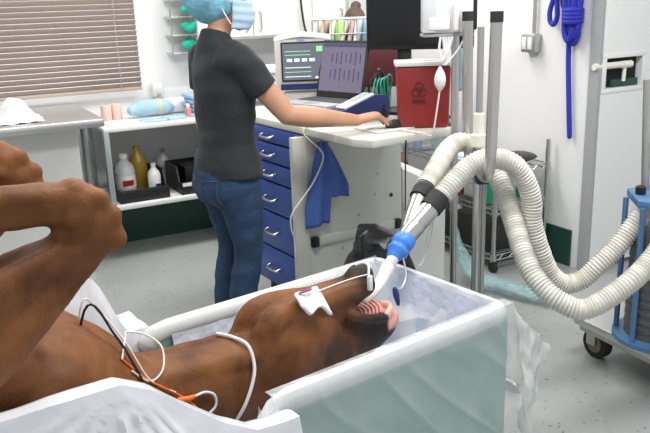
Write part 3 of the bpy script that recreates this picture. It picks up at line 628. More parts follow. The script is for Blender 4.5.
# ------------------------------------------------------------------ breathing hoses, Y piece
def hose(name, label, pts, r=.036):
    c = catmull(pts, 80); L = [0]
    for a, b in zip(c, c[1:]): L.append(L[-1]+(V(b)-V(a)).length)
    n = int(L[-1]/.003); P = []; R = []; j = 0
    for i in range(n+1):
        d = L[-1]*i/n
        while j < len(L)-2 and L[j+1] < d: j += 1
        t = (d-L[j])/max(1e-6, L[j+1]-L[j]); P.append(V(c[j]).lerp(V(c[j+1]), t)); R.append(r+.0034*math.cos(2*PI*i/4.2))
    return make(name, MB().loft(P, R, n=22, cap='flat'), M['hose'], label=label, cat='hose', group='corrugated breathing hoses', angle=80)
hose('breathing_hose', 'white corrugated hose on the camera side at the cuffs, turning up behind the lowest loop', [(.402, 2.60, .845), (.47, 2.64, .905), (.54, 2.68, .957), (.613, 2.70, .976), (.699, 2.72, .950), (.755, 2.73, .88), (.783, 2.735, .80), (.79, 2.74, .71), (.828, 2.74, .59), (.873, 2.75, .496), (.937, 2.76, .447), (1.01, 2.77, .462), (1.073, 2.77, .523), (1.143, 2.78, .591), (1.249, 2.80, .72), (1.40, 2.76, .86)])
hose('breathing_hose', 'white corrugated hose on the far side at the cuffs, sagging into the lowest front loop', [(.362, 2.66, .872), (.42, 2.75, .925), (.49, 2.89, .975), (.555, 2.943, .994), (.63, 2.92, .955), (.678, 2.84, .867), (.703, 2.76, .775), (.713, 2.70, .715), (.725, 2.60, .631), (.749, 2.53, .567), (.801, 2.48, .513), (.875, 2.455, .474), (.93, 2.455, .478), (1.004, 2.47, .511), (1.08, 2.49, .558), (1.159, 2.53, .613), (1.28, 2.58, .75), (1.40, 2.64, .85)])
yp = thing('breathing_connector', 'steel Y connector with black cuffs joining the two white hoses', 'connector', (.32, 2.55, .7))
make('cuff', MB().loft([(.418, 2.612, .862), (.378, 2.585, .825)], [.041, .041], cap='flat', n=22), M['rubber'], yp)
make('cuff', MB().loft([(.374, 2.675, .884), (.343, 2.63, .852)], [.037, .037], cap='flat', n=22), M['rubber'], yp)
make('branch', MB().loft([(.39, 2.592, .835), (.325, 2.555, .775), (.285, 2.53, .738)], [.036, .034, .030], n=28), M['chrome'], yp)
make('branch', MB().loft([(.352, 2.645, .86), (.318, 2.59, .80), (.287, 2.535, .742)], [.034, .033, .030], n=28), M['chrome'], yp)
make('outlet', MB().loft([(.318, 2.553, .768), (.286, 2.531, .739)], [.038, .034], n=28), M['chrome'], yp)
et = thing('endotracheal_tube', 'clear breathing tube with blue rubber fitting entering the horse mouth', 'tube', (.2, 2.42, .6))
make('fitting', MB().loft([(.292, 2.535, .742), (.283, 2.525, .733), (.268, 2.51, .722), (.258, 2.50, .712), (.25, 2.49, .702), (.237, 2.475, .69)], [.030, .038, .041, .034, .040, .027], sm=4, n=22), M['bluepl'], et, label='bright blue rubber fitting')
make('clear_section', MB().loft([(.245, 2.482, .697), (.205, 2.43, .655)], [.021, .021], n=18, cap='flat'), M['clear'], et)
make('tube', MB().loft([(.208, 2.435, .658), (.19, 2.405, .635), (.16, 2.35, .615), (.12, 2.31, .595)], [.025, .022, .019, .017], n=18, sm=4), M['ivory'], et)
cl = MB().tube([(.262, 2.47, .70), (.275, 2.45, .63), (.255, 2.40, .60), (.24, 2.37, .61)], .003, n=6, sm=5); cf = make('cuff_line', cl, M['clear'], et)
make('pilot_clip', MB().loft([(.228, 2.37, .605), (.232, 2.365, .585), (.238, 2.36, .555)], [.009, .011, .006], sm=3), M['navy'], et, label='blue clip on the cuff line')
mlines = MB()
mlines.tube([(.285, 2.50, .735), (.32, 2.54, .62), (.35, 2.58, .64), (.40, 2.66, .80)], .0025, n=6, sm=6); mlines.tube([(.28, 2.50, .755), (.30, 2.51, .67), (.34, 2.56, .62), (.39, 2.65, .70), (.41, 2.70, .84)], .0025, n=6, sm=6)
make('thin_cord', MB().tube([(.335, 2.965, 1.003), (.34, 3.02, .98), (.342, 3.06, .85), (.342, 3.07, .717), (.335, 3.06, .50)], .003, n=6, sm=6), M['cable'], label='thin dark cord hanging from the right end of the cart worktop', cat='cord')
make('sampling_line', mlines, M['clear'], label='thin clear gas sampling lines looping from the blue fitting', cat='tubing')

# ------------------------------------------------------------------ anaesthesia machine at right edge
MC = frame(62, 0, 0); c0 = V((1.089, 3.027, 0)); MC = Matrix.Translation(c0) @ frame(64)
am = thing('anesthesia_machine', 'steel anaesthesia machine base with bellows drum at the right edge', 'machine', MC @ V((.3, -.3, 0)))
make('platform', MB(MC).box((.32, -.35, .165), (.64, .74, .035), bev=.006), M['stain'], am)
make('frame_skirt', MB(MC).box((.32, -.35, .135), (.6, .70, .03)), M['dull'], am, smooth=False)
for x, y in ((.075, -.055), (.075, -.64), (.565, -.055), (.565, -.64)):
    c = MB(MC); c.cyl((x-.02, y, .066), (x+.02, y, .066), .066, n=32)
    cs = make('caster', c, M['rubber'], am)
    make('wheel_core', MB(MC).cyl((x-.024, y, .066), (x+.024, y, .066), .040), M['brass'], cs)
    f = MB(MC); f.box((x-.032, y+.01, .105), (.006, .05, .09), bev=.002); f.box((x+.032, y+.01, .105), (.006, .05, .09), bev=.002); f.box((x, y, .148), (.08, .08, .012)); make('fork', f, M['dull'], cs)
DC = V((1.345, 2.80, 0))
dr = MB(Matrix.Translation(DC)).lathe([(.145, .20), (.145, .72)], n=40, cap=False); make('clear_drum', dr, film('clear_cylinder', (.8, .85, .87), .10, bump=0), am)
be = []
for k in range(12): be += [(.136, .21+.036*k), (.136, .226+.036*k), (.112, .231+.036*k), (.112, .241+.036*k)]
make('bellows', MB(Matrix.Translation(DC)).lathe(be, n=40), M['rubber'], am)
make('drum_base', MB(Matrix.Translation(DC)).lathe([(.17, .183), (.18, .187), (.18, .205), (.15, .21)], n=40), M['steelblue'], am)
for k in range(6):
    a = math.radians(150+60*k); make('tie_rod', MB().cyl(DC+V((.165*math.cos(a), .165*math.sin(a), .2)), DC+V((.165*math.cos(a), .165*math.sin(a), .76)), .011), M['steelblue'], am)
tp = MB(Matrix.Translation(DC+V((.03, 0, 0)))).prism([(.20*math.cos(k*PI/3+.35), .20*math.sin(k*PI/3+.35)) for k in range(6)], .755, .785, bev=.004); make('top_plate', tp, M['steelblue'], am)
make('upright', MB().cyl((1.285, 2.905, .785), (1.258, 2.905, 1.22), .016), M['dull'], am)
make('plate_knob', MB().lathe([(.018, .785), (.02, .79), (.02, .815), (.01, .82)], (1.235, 2.83, 0)), M['black'], am)
make('absorber', MB().box((1.46, 2.70, .885), (.2, .24, .20), bev=.02), M['cream'], am)

# ------------------------------------------------------------------ head tub, surgery table
def tp_(l, w, z=0): return TUB @ V((l, w, z))
L0, L1, W0, W1 = .86, 1.80, 1.43, 2.07
tu = thing('head_tub', 'padded teal and white tub holding the horse head', 'tub', tp_(1.33, 1.75))
sh_ = MB(TUB)
def wallq(a, b, a2, b2, z0, z1, th):
    pass
sh_.prism([(L0+.07, W0), (L1, W0), (L1, W0+.035), (L0+.07, W0+.035)], .05, .555).prism([(L0, W1-.035), (L1, W1-.035), (L1, W1), (L0, W1)], .05, .55)
sh_.prism([(L1-.035, W0+.03), (L1, W0+.03), (L1, W1-.03), (L1-.035, W1-.03)], .05, .555).prism([(L0, W0+.03), (L1-.03, W0+.03), (L1-.03, W1-.03), (L0, W1-.03)], .05, .26)
make('shell', sh_, M['teal'], tu, smooth=False)
def arc(cx, cy, r, a0, a1, z, n=6): return [(cx+r*math.cos(math.radians(a0+(a1-a0)*k/n)), cy+r*math.sin(math.radians(a0+(a1-a0)*k/n)), z) for k in range(n+1)]
zr = .570; rp_ = [(L0+.02, W0+.014, zr-.05), (L0+.05, W0+.014, zr-.012), (L0+.09, W0+.014, zr), (1.4, W0+.014, zr)]+arc(L1-.042, W0+.044, .03, -90, 0, zr)+arc(L1-.042, W1-.044, .03, 0, 90, zr)+[(1.4, W1-.014, zr), (L0+.05, W1-.014, zr), (L0+.0, W1-.014, zr-.008), (L0-.02, W1-.014, zr-.03)]
make('padded_rim', MB(TUB).loft(rp_, [(.026, .034)]*len(rp_), n=16), M['pad'], tu)
# liner sheet inside + skirt outside
ln = thing('plastic_liner', 'clear crinkled plastic sheet lining the head tub and hanging over its sides', 'plastic sheet', tp_(1.33, 1.75, .27))
def linerf(u, v):
    # u along length, v across: up far wall, floor, near wall
    l = L0+.05+(L1-L0-.10)*u
    e = min(u, 1-u)/.07
    if v < .3: t = v/.3; w = W1-.03-.08*t; z = .595-.30*t
    elif v < .7: t = (v-.3)/.4; w = W1-.11-(W1-W0-.22)*t; z = .295
    else: t = (v-.7)/.3; w = W0+.11-.08*t; z = .295+.30*t
    if e < 1 and u > .5: z = max(z, .295+.30*(1-e))
    q = V((l*6, w*6, z*6)); d = .5*noise.noise(q)+.3*noise.noise(q*2.7)
    k = .045 if .02 < v < .98 else .012
    z2 = z+k*abs(d) if .28 < v < .72 else z+.012*d
    w2 = w+(k*d*.8 if not .28 < v < .72 else 0)*(-1 if v > .5 else 1)*.6
    return (min(max(l, L0+.03), L1-.03), w2, max(z2, .27))
g = MB(TUB); g.grid(linerf, 60, 60); make('inner_sheet', g, M['liner'], ln)
# end wall inner sheet with folds
def endf(u, v):
    w = W0+.03+(W1-W0-.06)*u; z = .61-.30*v; l = L1-.035-.06*v
    q = V((w*7, z*7, 3)); d = noise.noise(q)+.5*noise.noise(q*2.5)
    return (l-.02*abs(d)-.03*v*abs(math.sin(u*9+v*3)), w, z+.01*d)
g = MB(TUB); g.grid(endf, 40, 24); make('end_sheet', g, M['drape'], ln)
# sagging clear sheet that bridges the far-end corner
def cornf(u, v):
    l = 1.44+.34*u; w = W1-.02-(.04+.40*u)*v
    z = .612-(.16*v+.05*math.sin(v*PI))*(1-.25*u)
    d = noise.noise(V((l*9, w*9, 2)))+.6*noise.noise(V((l*20, w*20, 5)))
    return (l, w, z+.016*d*min(1, v*4))
g = MB(TUB); g.grid(cornf, 36, 30); make('corner_fold', g, M['thinfilm'], ln)
def skirtf(u, v):
    # near side from the tub's left end to the right corner, then a free flap past it
    if u < .8:
        l = L0+.03+(L1-L0-.02)*(u/.8); w = W0-.012
        d = noise.noise(V((l*8, 1.3, v*2.5)))+.5*noise.noise(V((l*18, 4, v*5)))
        if v < .07: return (l, w+.045*(1-v/.07)-.004, .607-.008*v)
        return (l, w-.012-.035*v-.018*d*v-.007*(1-abs(noise.noise(V((l*5-v*2.2, v*1.2, 3)))))**10*min(1, v*5), .604-.56*v)
    t = (u-.8)/.2
    top = V((L1+.01+.16*t, W0-.012-.03*t, .604-.19*t**.8)); bot = V((L1+.01+.05*t, W0-.06+.03*t, .05+.02*t))
    p = top.lerp(bot, v); d = noise.noise(V((t*4, v*5, 7)))+.5*noise.noise(V((t*9, v*9, 2)))
    return (p.x+.02*d*v, p.y-.03*math.sin(v*PI)*(1-t)-.03*d*min(1, t*3+v), p.z+.01*d*t)
g = MB(TUB); g.grid(lambda u, v: skirtf(u*.799, v), 130, 60); make('outer_skirt', g, M['skirt'], ln)
g = MB(TUB); g.grid(lambda u, v: skirtf(.8+u*.2, v), 30, 50); make('free_flap', g, film('flap_film', (.76, .79, .79), .58, bump=.4, bscale=5, rough=.2), ln)

# surgery table to the left, with bolsters
stb = thing('surgery_table', 'low padded surgery table under the horse body', 'table', tp_(.1, 1.75))
make('tabletop', MB(TUB).box((.10, 1.75, .30), (1.36, .84, .10), bev=.02), M['pad'], stb)
make('pedestal', MB(TUB).box((.05, 1.75, .13), (.8, .5, .25), bev=.02), M['dull'], stb)
nb = MB(TUB).loft([(-.6, 1.385, .55), (0, 1.385, .55), (.36, 1.385, .545), (.50, 1.385, .50), (.60, 1.39, .44)], [(.045, .22), (.045, .22), (.045, .215), (.04, .17), (.03, .10)], sm=4, n=20)
make('near_bolster', nb, M['teal'], stb)
fb = MB(TUB).loft([(-.6, 2.155, .53), (.3, 2.155, .53), (.58, 2.155, .52), (.66, 2.155, .48)], [(.045, .19)]*2+[(.045, .17), (.04, .11)], sm=4, n=20)
make('far_bolster', fb, M['teal'], stb)
# white plastic drape over the near bolster
ridge = [(-.7, .845), (0, .845), (.25, .842), (.42, .838), (.475, .836), (.54, .80), (.61, .737), (.70, .66), (.78, .61), (.86, .60)]
def rz(l):
    for (a, za), (b, zb) in zip(ridge, ridge[1:]):
        if l <= b: return za+(zb-za)*max(0, (l-a))/(b-a)
    return ridge[-1][1]
def neardr(u, v):
    l = -.7+1.60*u; zt = rz(l)
    d = noise.noise(V((l*5, v*3, 0)))+.5*noise.noise(V((l*13, v*7, 4)))
    if v < .12: t = v/.12; return (l, 1.45-.10*t, zt-.06*(1-t)**1.5+.006*d)
    t = (v-.12)/.88; pk = math.exp(-((l-.475-.16*t)/.09)**2)
    ph = math.atan2(l-.475, t*.62+.004); cr = sum(a*math.exp(-((ph-b)/.045)**2) for a, b in ((1, -.15), (.8, .28), (.9, -.62), (.6, .62), (.7, -1.0), (.7, .95), (.5, -1.25)))*min(1, t*5)*.016
    d2 = 1-abs(noise.noise(V((l*6+v*3, v*4-l*2, 6)))); cr += .010*d2**8*min(1, t*4)
    return (l+.03*t*noise.noise(V((l*4, 2, t*2))), 1.345-.02-.14*t-.06*t*pk+.022*(abs(d)-.3)*min(1, t*3)-cr, zt-.62*t)
dn = thing('plastic_drape', 'milky white plastic drape over the near padded edge of the surgery table', 'plastic sheet', tp_(.1, 1.3, .2))
g = MB(TUB); g.grid(neardr, 150, 80); make('sheet', g, M['drape'], dn)
def fardr(u, v):
    l = -.6+1.46*u; k = max(0, min(1, (l-.69)/.11)); k = k*k*(3-2*k)
    zt = .785*(1-k)+.59*k
    d = noise.noise(V((l*7, v*4, 3)))+.5*noise.noise(V((l*15, v*9, 1))); c = abs(noise.noise(V((l*11, v*6, 9))))
    if v < .35: t = v/.35; return (l+.01*d, 2.02+.06*t, zt-.30*(1-t)+.05*(c-.2))
    if v < .5: t = (v-.35)/.15; return (l+.01*d, 2.08+.15*t, zt+.03*(c-.2))
    t = (v-.5)/.5; return (l+.01*d, 2.23+.03*t+.03*(c-.2), zt-.5*t)
df = thing('plastic_drape', 'bunched white plastic drape on the far side of the horse chest', 'plastic sheet', tp_(.1, 2.15, .2))
g = MB(TUB); g.grid(fardr, 80, 40); make('sheet', g, M['drape'], df)
def knotf(u, v):
    a = u*2*PI; r = .05+.012*math.sin(a*5)+.10*v
    return (.845+.5*r*math.cos(a), 1.385+.45*r*math.sin(a)-.05*v, .595-.34*v+.02*math.sin(a*4)*(1-v))
g = MB(TUB); g.grid(knotf, 40, 14); make('gathered_corner', g, M['skirt'], ln)

# ------------------------------------------------------------------ horse
def coat():
    m = mat('bay_coat', (.2, .07, .02), .55, spec=.3); nt = m.node_tree; b = nt.nodes['Principled BSDF']
    N = nt.nodes.new; K = nt.links.new
    tc = N('ShaderNodeTexCoord'); n = N('ShaderNodeTexNoise'); n.inputs['Scale'].default_value = 7; n.inputs['Detail'].default_value = 7; n.inputs['Roughness'].default_value = .6
    K(tc.outputs['Object'], n.inputs['Vector'])
    r = N('ShaderNodeValToRGB'); e = r.color_ramp.elements; e[0].position = .32; e[0].color = (.085, .027, .0075, 1); e[1].position = .66; e[1].color = (.235, .088, .025, 1)
    K(n.outputs['Fac'], r.inputs['Fac'])
    # black points: muzzle (attribute painted from anatomy), hooves; same attribute paints shade on the cheek
    at = N('ShaderNodeAttribute'); at.attribute_name = 'points'; sep = N('ShaderNodeSeparateColor'); K(at.outputs['Color'], sep.inputs[0])
    mx = N('ShaderNodeMixRGB'); mx.inputs[2].default_value = (.017, .014, .013, 1); K(sep.outputs[0], mx.inputs[0]); K(r.outputs[0], mx.inputs[1])
    mx2 = N('ShaderNodeMixRGB'); mx2.inputs[2].default_value = (.66, .33, .27, 1); K(sep.outputs[1], mx2.inputs[0]); K(mx.outputs[0], mx2.inputs[1])
    K(mx2.outputs[0], b.inputs['Base Color'])
    hn = N('ShaderNodeTexNoise'); hn.inputs['Scale'].default_value = 260; mp = N('ShaderNodeMapping'); mp.inputs['Scale'].default_value = (1, 1, .25); K(tc.outputs['Object'], mp.inputs[0]); K(mp.outputs[0], hn.inputs['Vector'])
    bp = N('ShaderNodeBump'); bp.inputs['Strength'].default_value = .3; bp.inputs['Distance'].default_value = .004; K(hn.outputs['Fac'], bp.inputs['Height']); K(bp.outputs[0], b.inputs['Normal'])
    return m
WC = 1.75
hb = MB(TUB)
# trunk and neck
hb.loft([(-.62, WC, .60), (-.2, WC, .61), (.1, WC, .66), (.30, WC, .655), (.40, WC, .645), (.50, WC, .605), (.60, WC, .545), (.70, WC, .515), (.84, WC, .503), (.95, WC, .49), (1.04, WC, .48)],
        [(.28, .28), (.28, .27), (.28, .27), (.265, .25), (.245, .232), (.20, .195), (.145, .155), (.125, .142), (.118, .138), (.10, .14), (.085, .13)], sm=5, n=30)
# neck side muscles / jugular groove
for sg in (-1, 1):
    hb.loft([(.44, WC+sg*.09, .63), (.58, WC+sg*.06, .61), (.75, WC+sg*.05, .595), (.95, WC+sg*.05, .585)], [.06, .05, .046, .042], sm=4)
    hb.loft([(.10, WC+sg*.17, .78), (.26, WC+sg*.15, .80), (.36, WC+sg*.11, .77), (.43, WC+sg*.08, .71)], [.13, .115, .095, .065], sm=4)
    # jaw bones
    hb.loft([(1.025, WC+sg*.045, .50), (1.035, WC+sg*.05, .59), (1.075, WC+sg*.052, .655), (1.14, WC+sg*.046, .675), (1.25, WC+sg*.038, .668), (1.38, WC+sg*.026, .665), (1.45, WC+sg*.02, .668)], [.04, .042, .04, .036, .033, .034, .04], sm=4)
    hb.loft([(1.04, WC+sg*.02, .50), (1.075, WC+sg*.018, .60), (1.14, WC+sg*.014, .645), (1.30, WC+sg*.01, .65)], [.045, .045, .04, .035], sm=4)
    # cheek muscle
    hb.loft([(1.03, WC+sg*.055, .52), (1.12, WC+sg*.058, .545), (1.22, WC+sg*.05, .55), (1.30, WC+sg*.04, .55)], [(.045, .11), (.05, .12), (.042, .095), (.03, .07)], sm=4)
    hb.loft([(1.12, WC+sg*.075, .42), (1.22, WC+sg*.068, .45), (1.36, WC+sg*.052, .47)], [.035, .028, .02], sm=4)   # facial crest
# skull and upper jaw
hb.loft([(.93, WC, .41), (1.02, WC, .415), (1.12, WC, .43), (1.22, WC, .455), (1.33, WC, .48), (1.42, WC, .487), (1.485, WC, .497), (1.535, WC, .508), (1.572, WC, .520)],
        [(.07, .10), (.085, .125), (.09, .135), (.085, .125), (.07, .105), (.062, .085), (.062, .07), (.056, .056), (.042, .036)], sm=5, n=24)
# lower jaw and chin
hb.loft([(1.10, WC, .60), (1.25, WC, .615), (1.36, WC, .63), (1.42, WC, .647), (1.455, WC, .665)], [(.06, .06), (.055, .058), (.05, .05), (.045, .042), (.042, .04)], sm=4, n=20)
hb.sphere((1.447, WC, .698), (.050, .046, .040))
# lip edge on each side of the open mouth
for sg in (-1, 1): hb.loft([(1.37, WC+sg*.05, .60), (1.42, WC+sg*.056, .575), (1.47, WC+sg*.056, .560), (1.515, WC+sg*.05, .548)], [.022, .018, .017, .016], sm=4)
# ears
for sg in (-1, 1): hb.loft([(.95, WC+sg*.06, .36), (.88, WC+sg*.10, .335), (.82, WC+sg*.12, .34)], [(.03, .02), (.035, .015), (.008, .006)], sm=4)
# forelegs, folded
def leg(w, dl, dz, ds=1):
    L = lambda pts, rad, sm=4: hb.loft([(a+dl, w+b, c+dz) for a, b, c in pts], [(q[0]*ds, q[1]*ds) for q in rad], sm=sm)
    B = lambda a, b, c, r: hb.sphere((a+dl, w+b, c+dz), tuple(k*ds for k in r))
    hb.loft([(.10+dl, w, .62), (.12+dl, w, .76), (.16+dl, w, .90)], [(.14, .13), (.14, .14), (.11, .115)], sm=4)
    L([(.12, 0, .885), (.22, 0, .94), (.32, 0, .995), (.42, 0, 1.05), (.50, 0, 1.09)], [(.075, .125), (.062, .098), (.052, .076), (.046, .058), (.046, .05)], 5)
    for sg in (-1, 1):   # muscle bellies of the forearm
        L([(.12, sg*.045, .955), (.24, sg*.04, 1.01), (.34, sg*.032, 1.055), (.44, sg*.024, 1.09)], [(.045, .06), (.038, .05), (.028, .035), (.018, .022)])
        L([(.16, sg*.05, .85), (.26, sg*.043, .90), (.36, sg*.036, .965), (.46, sg*.028, 1.035), (.515, sg*.022, 1.075)], [(.042, .06), (.036, .05), (.028, .038), (.02, .026), (.018, .02)])
    # knee: two rows of small bones, accessory bone behind, broad front
    B(.530, 0, 1.100, (.046, .050, .046)); B(.515, 0, 1.135, (.052, .052, .046)); B(.490, 0, 1.172, (.046, .047, .041))
    for sg in (-1, 1):
        B(.548, sg*.030, 1.092, (.026, .020, .030)); B(.545, sg*.028, 1.140, (.026, .022, .026)); B(.517, sg*.030, 1.182, (.026, .018, .024)); B(.470, sg*.034, 1.150, (.030, .016, .020))
    B(.482, 0, 1.215, (.024, .030, .012)); B(.452, 0, 1.128, (.022, .026, .022))
    # cannon bone above, flexor tendons below with a groove between
    L([(.50, 0, 1.178), (.44, 0, 1.194), (.36, 0, 1.204), (.28, 0, 1.209), (.20, 0, 1.214), (.13, 0, 1.21)], [(.042, .036), (.036, .031), (.031, .029), (.030, .029), (.033, .032), (.042, .042)], 5)
    L([(.47, 0, 1.148), (.42, 0, 1.158), (.34, 0, 1.163), (.26, 0, 1.168), (.18, 0, 1.172), (.13, 0, 1.178)], [(.030, .026), (.025, .021), (.022, .020), (.022, .020), (.026, .024), (.035, .035)], 5)
    L([(.45, 0, 1.17), (.30, 0, 1.185), (.15, 0, 1.19)], [(.022, .03), (.018, .03), (.024, .03)])
    L([(.14, 0, 1.205), (.08, 0, 1.14), (.04, 0, 1.08)], [(.042, .046), (.038, .036), (.042, .042)])
    L([(.20, -.055, .93), (.30, -.052, .99), (.40, -.044, 1.05), (.47, -.038, 1.09)], [(.007, .007)]*4)   # vein
leg(1.48, 0, 0)
leg(2.02, .005, .008)
horse = thing('horse', 'brown bay horse lying on its back with forelegs folded and tube in its mouth', 'horse', tp_(.6, 1.75, .3))
body = make('body', hb, coat(), horse, remesh=.009, relax=3)
me = body.data
displace(me, lambda p: noise.noise(p*9)*.004+noise.noise(p*22)*.0022)
ca = me.color_attributes.new('points', 'FLOAT_COLOR', 'POINT'); INV = TUB.inverted(); hl = wloc(body)
def sst(a, b, x): t = max(0, min(1, (x-a)/(b-a))); return t*t*(3-2*t)
for i, v in enumerate(me.vertices):
    p = INV @ (v.co + hl); n = noise.noise(p*14)*.04+noise.noise(p*40)*.015
    d = sst(1.30, 1.46, p.x+n*1.4+(.55-p.z)*.10)
    d = max(d, .75*sst(.09, .04, (p-V((1.30, WC-.09, .50))).length+n))  # shading patch painted dark on the near cheek
    d = max(d*.97, .55*sst(.06, .02, abs(p.x-1.16+n*2))*sst(.5, .42, p.z)) if p.z < .75 else d  # shading band painted darker across the lower cheek
    pk = sst(1.515, 1.532, p.x+n*.3)*sst(.495, .51, p.z+n*.5)
    if p.x < .7: d = 0; pk = 0
    ca.data[i].color = (d, pk, 0, 1)
# palate: pink ridged roof of the open mouth, seen past the raised lip
pl = MB(TUB)
for k in range(7):
    l = 1.415+.0155*k; pl.loft([(l-.012, WC-.046, .572), (l-.002, WC-.034, .583), (l+.004, WC-.012, .587), (l+.005, WC+.02, .587)], [(.0055, .006)]*4, sm=3, n=10)
pl.loft([(1.43, WC-.004, .564), (1.47, WC-.004, .564), (1.52, WC, .562)], [(.044, .016), (.044, .018), (.036, .014)], sm=3)
make('palate', pl, M['gum'], horse, label='pink ridged roof of the mouth')
gm2 = MB(TUB); gm2.loft([(1.525, WC-.044, .548), (1.555, WC-.030, .556), (1.572, WC, .556), (1.555, WC+.030, .556)], [(.010, .018), (.011, .019), (.011, .019), (.010, .018)], sm=3); make('upper_lip', gm2, M['gumpale'], horse, label='pale pink inner lip')
for sg in (-1, 1):
    make('eye', MB(TUB).sphere((1.13, WC+sg*.105, .40), .022), M['black'], horse)
for w, dl, dz in ((1.48, 0, 0), (2.02, .005, .008)):
    make('hoof', MB(TUB).loft([(.05+dl, w, 1.09+dz), (.01+dl, w, 1.04+dz), (-.02+dl, w, .995+dz)], [(.045, .045), (.055, .055), (.065, .065)], cap='flat'), M['hoof'], horse)

# ------------------------------------------------------------------ dressings, lines on the horse
gz = MB(TUB)
def gzf(u, v):
    return (1.150+.085*u+.03*v*(u-.3), 1.690-.045*v+.012*u, .726-.062*v*(.5+.6*u)+.010*math.sin(u*9+2*v)*(.3+v))
gz.grid(gzf, 12, 12)
go = make('gauze_pad', gz, M['gauze'], label='white gauze pad taped on the horse jaw', cat='gauze'); so = go.modifiers.new('t', 'SOLIDIFY'); so.thickness = .01
make('gauze_mark', MB(TUB).tube([(1.160, 1.675, .737), (1.185, 1.675, .737), (1.205, 1.680, .736)], .0035, n=6, cap='round'), M['purple'], go, label='purple ink mark')

from mathutils.bvhtree import BVHTree
HB = BVHTree.FromPolygons([v.co.copy() for v in me.vertices], [tuple(p.vertices) for p in me.polygons])
def neck(l, ang, off=.006, zc=.52, wc=WC):
    """point on the horse skin at station l, ang degrees round the neck (90 up, 180 towards the near side)"""
    a = math.radians(ang); d = V((0, math.cos(a), math.sin(a))); o = V((l, wc, zc))+d*.30
    hit = HB.ray_cast((TUB @ o)-hl, (TUB.to_3x3() @ -d))
    return tuple((hit[0]+hl+(TUB.to_3x3() @ d)*off) if hit[0] else TUB @ (o-d*.15))
def line(name, label, cat, pts, r, m, parent=None): return make(name, MB().tube([neck(*p) for p in pts], r, n=8, sm=8, cap='round'), M[m], parent, label=label, cat=cat)
line('white_tube', 'white tube lying across the horse throat behind the jaw', 'tubing', [(.945, 70, .008), (.965, 95, .008), (.985, 120, .008), (.985, 150, .008), (.965, 178, .008), (.93, 205, .008), (.90, 225, .008)], .0052, 'label')
line('monitor_lead', 'black monitoring lead arching from the horse chest to its neck', 'cable', [(.42, 110, .006), (.47, 103, .03), (.54, 100, .045), (.60, 108, .035), (.64, 126, .012), (.655, 142, .006)], .0032, 'cable')
line('monitor_lead', 'dark red monitoring lead at the near edge of the horse chest', 'cable', [(.36, 112, .006), (.41, 104, .05), (.46, 102, .05), (.50, 110, .006)], .0026, 'redwire')
line('monitor_lead', 'white monitoring lead standing up in a thin arc on the horse chest', 'cable', [(.50, 108, .006), (.54, 95, .03), (.595, 93, .045), (.635, 105, .02), (.67, 128, .006), (.73, 148, .006)], .0024, 'wire')
line('monitor_lead', 'white monitoring lead in an open loop above the horse neck', 'cable', [(.60, 118, .006), (.64, 100, .03), (.67, 84, .05), (.72, 84, .055), (.74, 100, .035), (.715, 122, .012), (.67, 130, .006), (.62, 124, .006)], .0025, 'wire')
line('monitor_lead', 'orange and red monitoring lead running along the near side of the neck', 'cable', [(.60, 118, .006), (.66, 128, .008), (.71, 142, .007), (.75, 158, .006), (.775, 172, .006)], .0026, 'orange')
ctr = thing('neck_catheter', 'orange hub neck catheter with short clear line curling on the horse neck', 'catheter', neck(.76, 165))
make('hub', MB().loft([neck(.735, 158, .008), neck(.755, 160, .010), neck(.775, 160, .009)], [.008, .0085, .006], n=12), M['orange'], ctr, label='orange hub')
make('extension_line', MB().tube([neck(*p) for p in ((.775, 160, .009), (.81, 160, .008), (.835, 168, .008), (.832, 182, .008), (.80, 190, .008))], .0036, n=8, sm=8, cap='round'), M['lid'], ctr)
make('skin_tape', MB().loft([neck(.785, 186, .004), neck(.82, 192, .004)], [(.014, .006), (.012, .005)], n=10), M['gauze'], ctr)
line_ = MB().tube([TUB @ V(p) for p in ((1.22, 1.68, .722), (1.30, 1.69, .722), (1.38, 1.695, .722), (1.43, 1.69, .722))], .002, n=8, sm=6)
pc = thing('probe_clip', 'white probe clip on the dark chin with its thin clear cable', 'clip', TUB @ V((1.43, 1.69, .70)))
make('cable', line_, M['lid'], pc)
make('clip', MB(TUB).box((1.435, 1.682, .695), (.016, .014, .050), bev=.004), M['label'], pc)
make('wire_loop', MB(TUB).tube([(1.435, 1.688, .72), (1.445, 1.70, .745), (1.44, 1.72, .752), (1.425, 1.74, .742)], .004, n=8, sm=5), M['label'], pc)

# ------------------------------------------------------------------ people
def hand(mb, wrist, tip_dir, down, thumb, s=1.0, curl=(.25, .5, .5)):
    d = V(tip_dir).normalized(); t = V(thumb); t = (t-d*t.dot(d)).normalized(); n = V(down); n = (n-d*n.dot(d)-t*n.dot(t)).normalized()
    w = V(wrist)
    mb.loft([w-d*.02, w+d*.02*s, w+d*.055*s, w+d*.085*s], [(.026*s, .019*s), (.032*s, .018*s), (.040*s, .016*s), (.038*s, .013*s)], up=-n, sm=4, n=14)
    for k, (off, L) in enumerate(((.029, .074), (.0105, .083), (-.0085, .077), (-.0265, .060))):
        p = w+d*(.082-.004*abs(k-1))*s+t*off*s; dr = (d+t*(off*3.5)).normalized(); a = 0; pts = [p-dr*.02]; 
        for seg, c in zip((.45, .30, .25), curl):
            a += c; q = pts[-1] if len(pts) > 1 else p
            if len(pts) == 1: pts.append(p)
            pts.append(pts[-1]+(dr*math.cos(a)+n*math.sin(a))*L*seg*s)
        mb.loft(pts, [.0095*s, .0095*s, .0088*s, .0080*s, .0066*s], n=10)
    p = w+d*.022*s+t*.022*s+n*.004
    mb.loft([p-t*.008, p+(t*.7+d*.7)*.03*s+n*.006, p+(t*.62+d*.95)*.055*s+n*.012, p+(t*.5+d*1.0)*.072*s+n*.016], [.014*s, .012*s, .010*s, .0075*s], n=10)

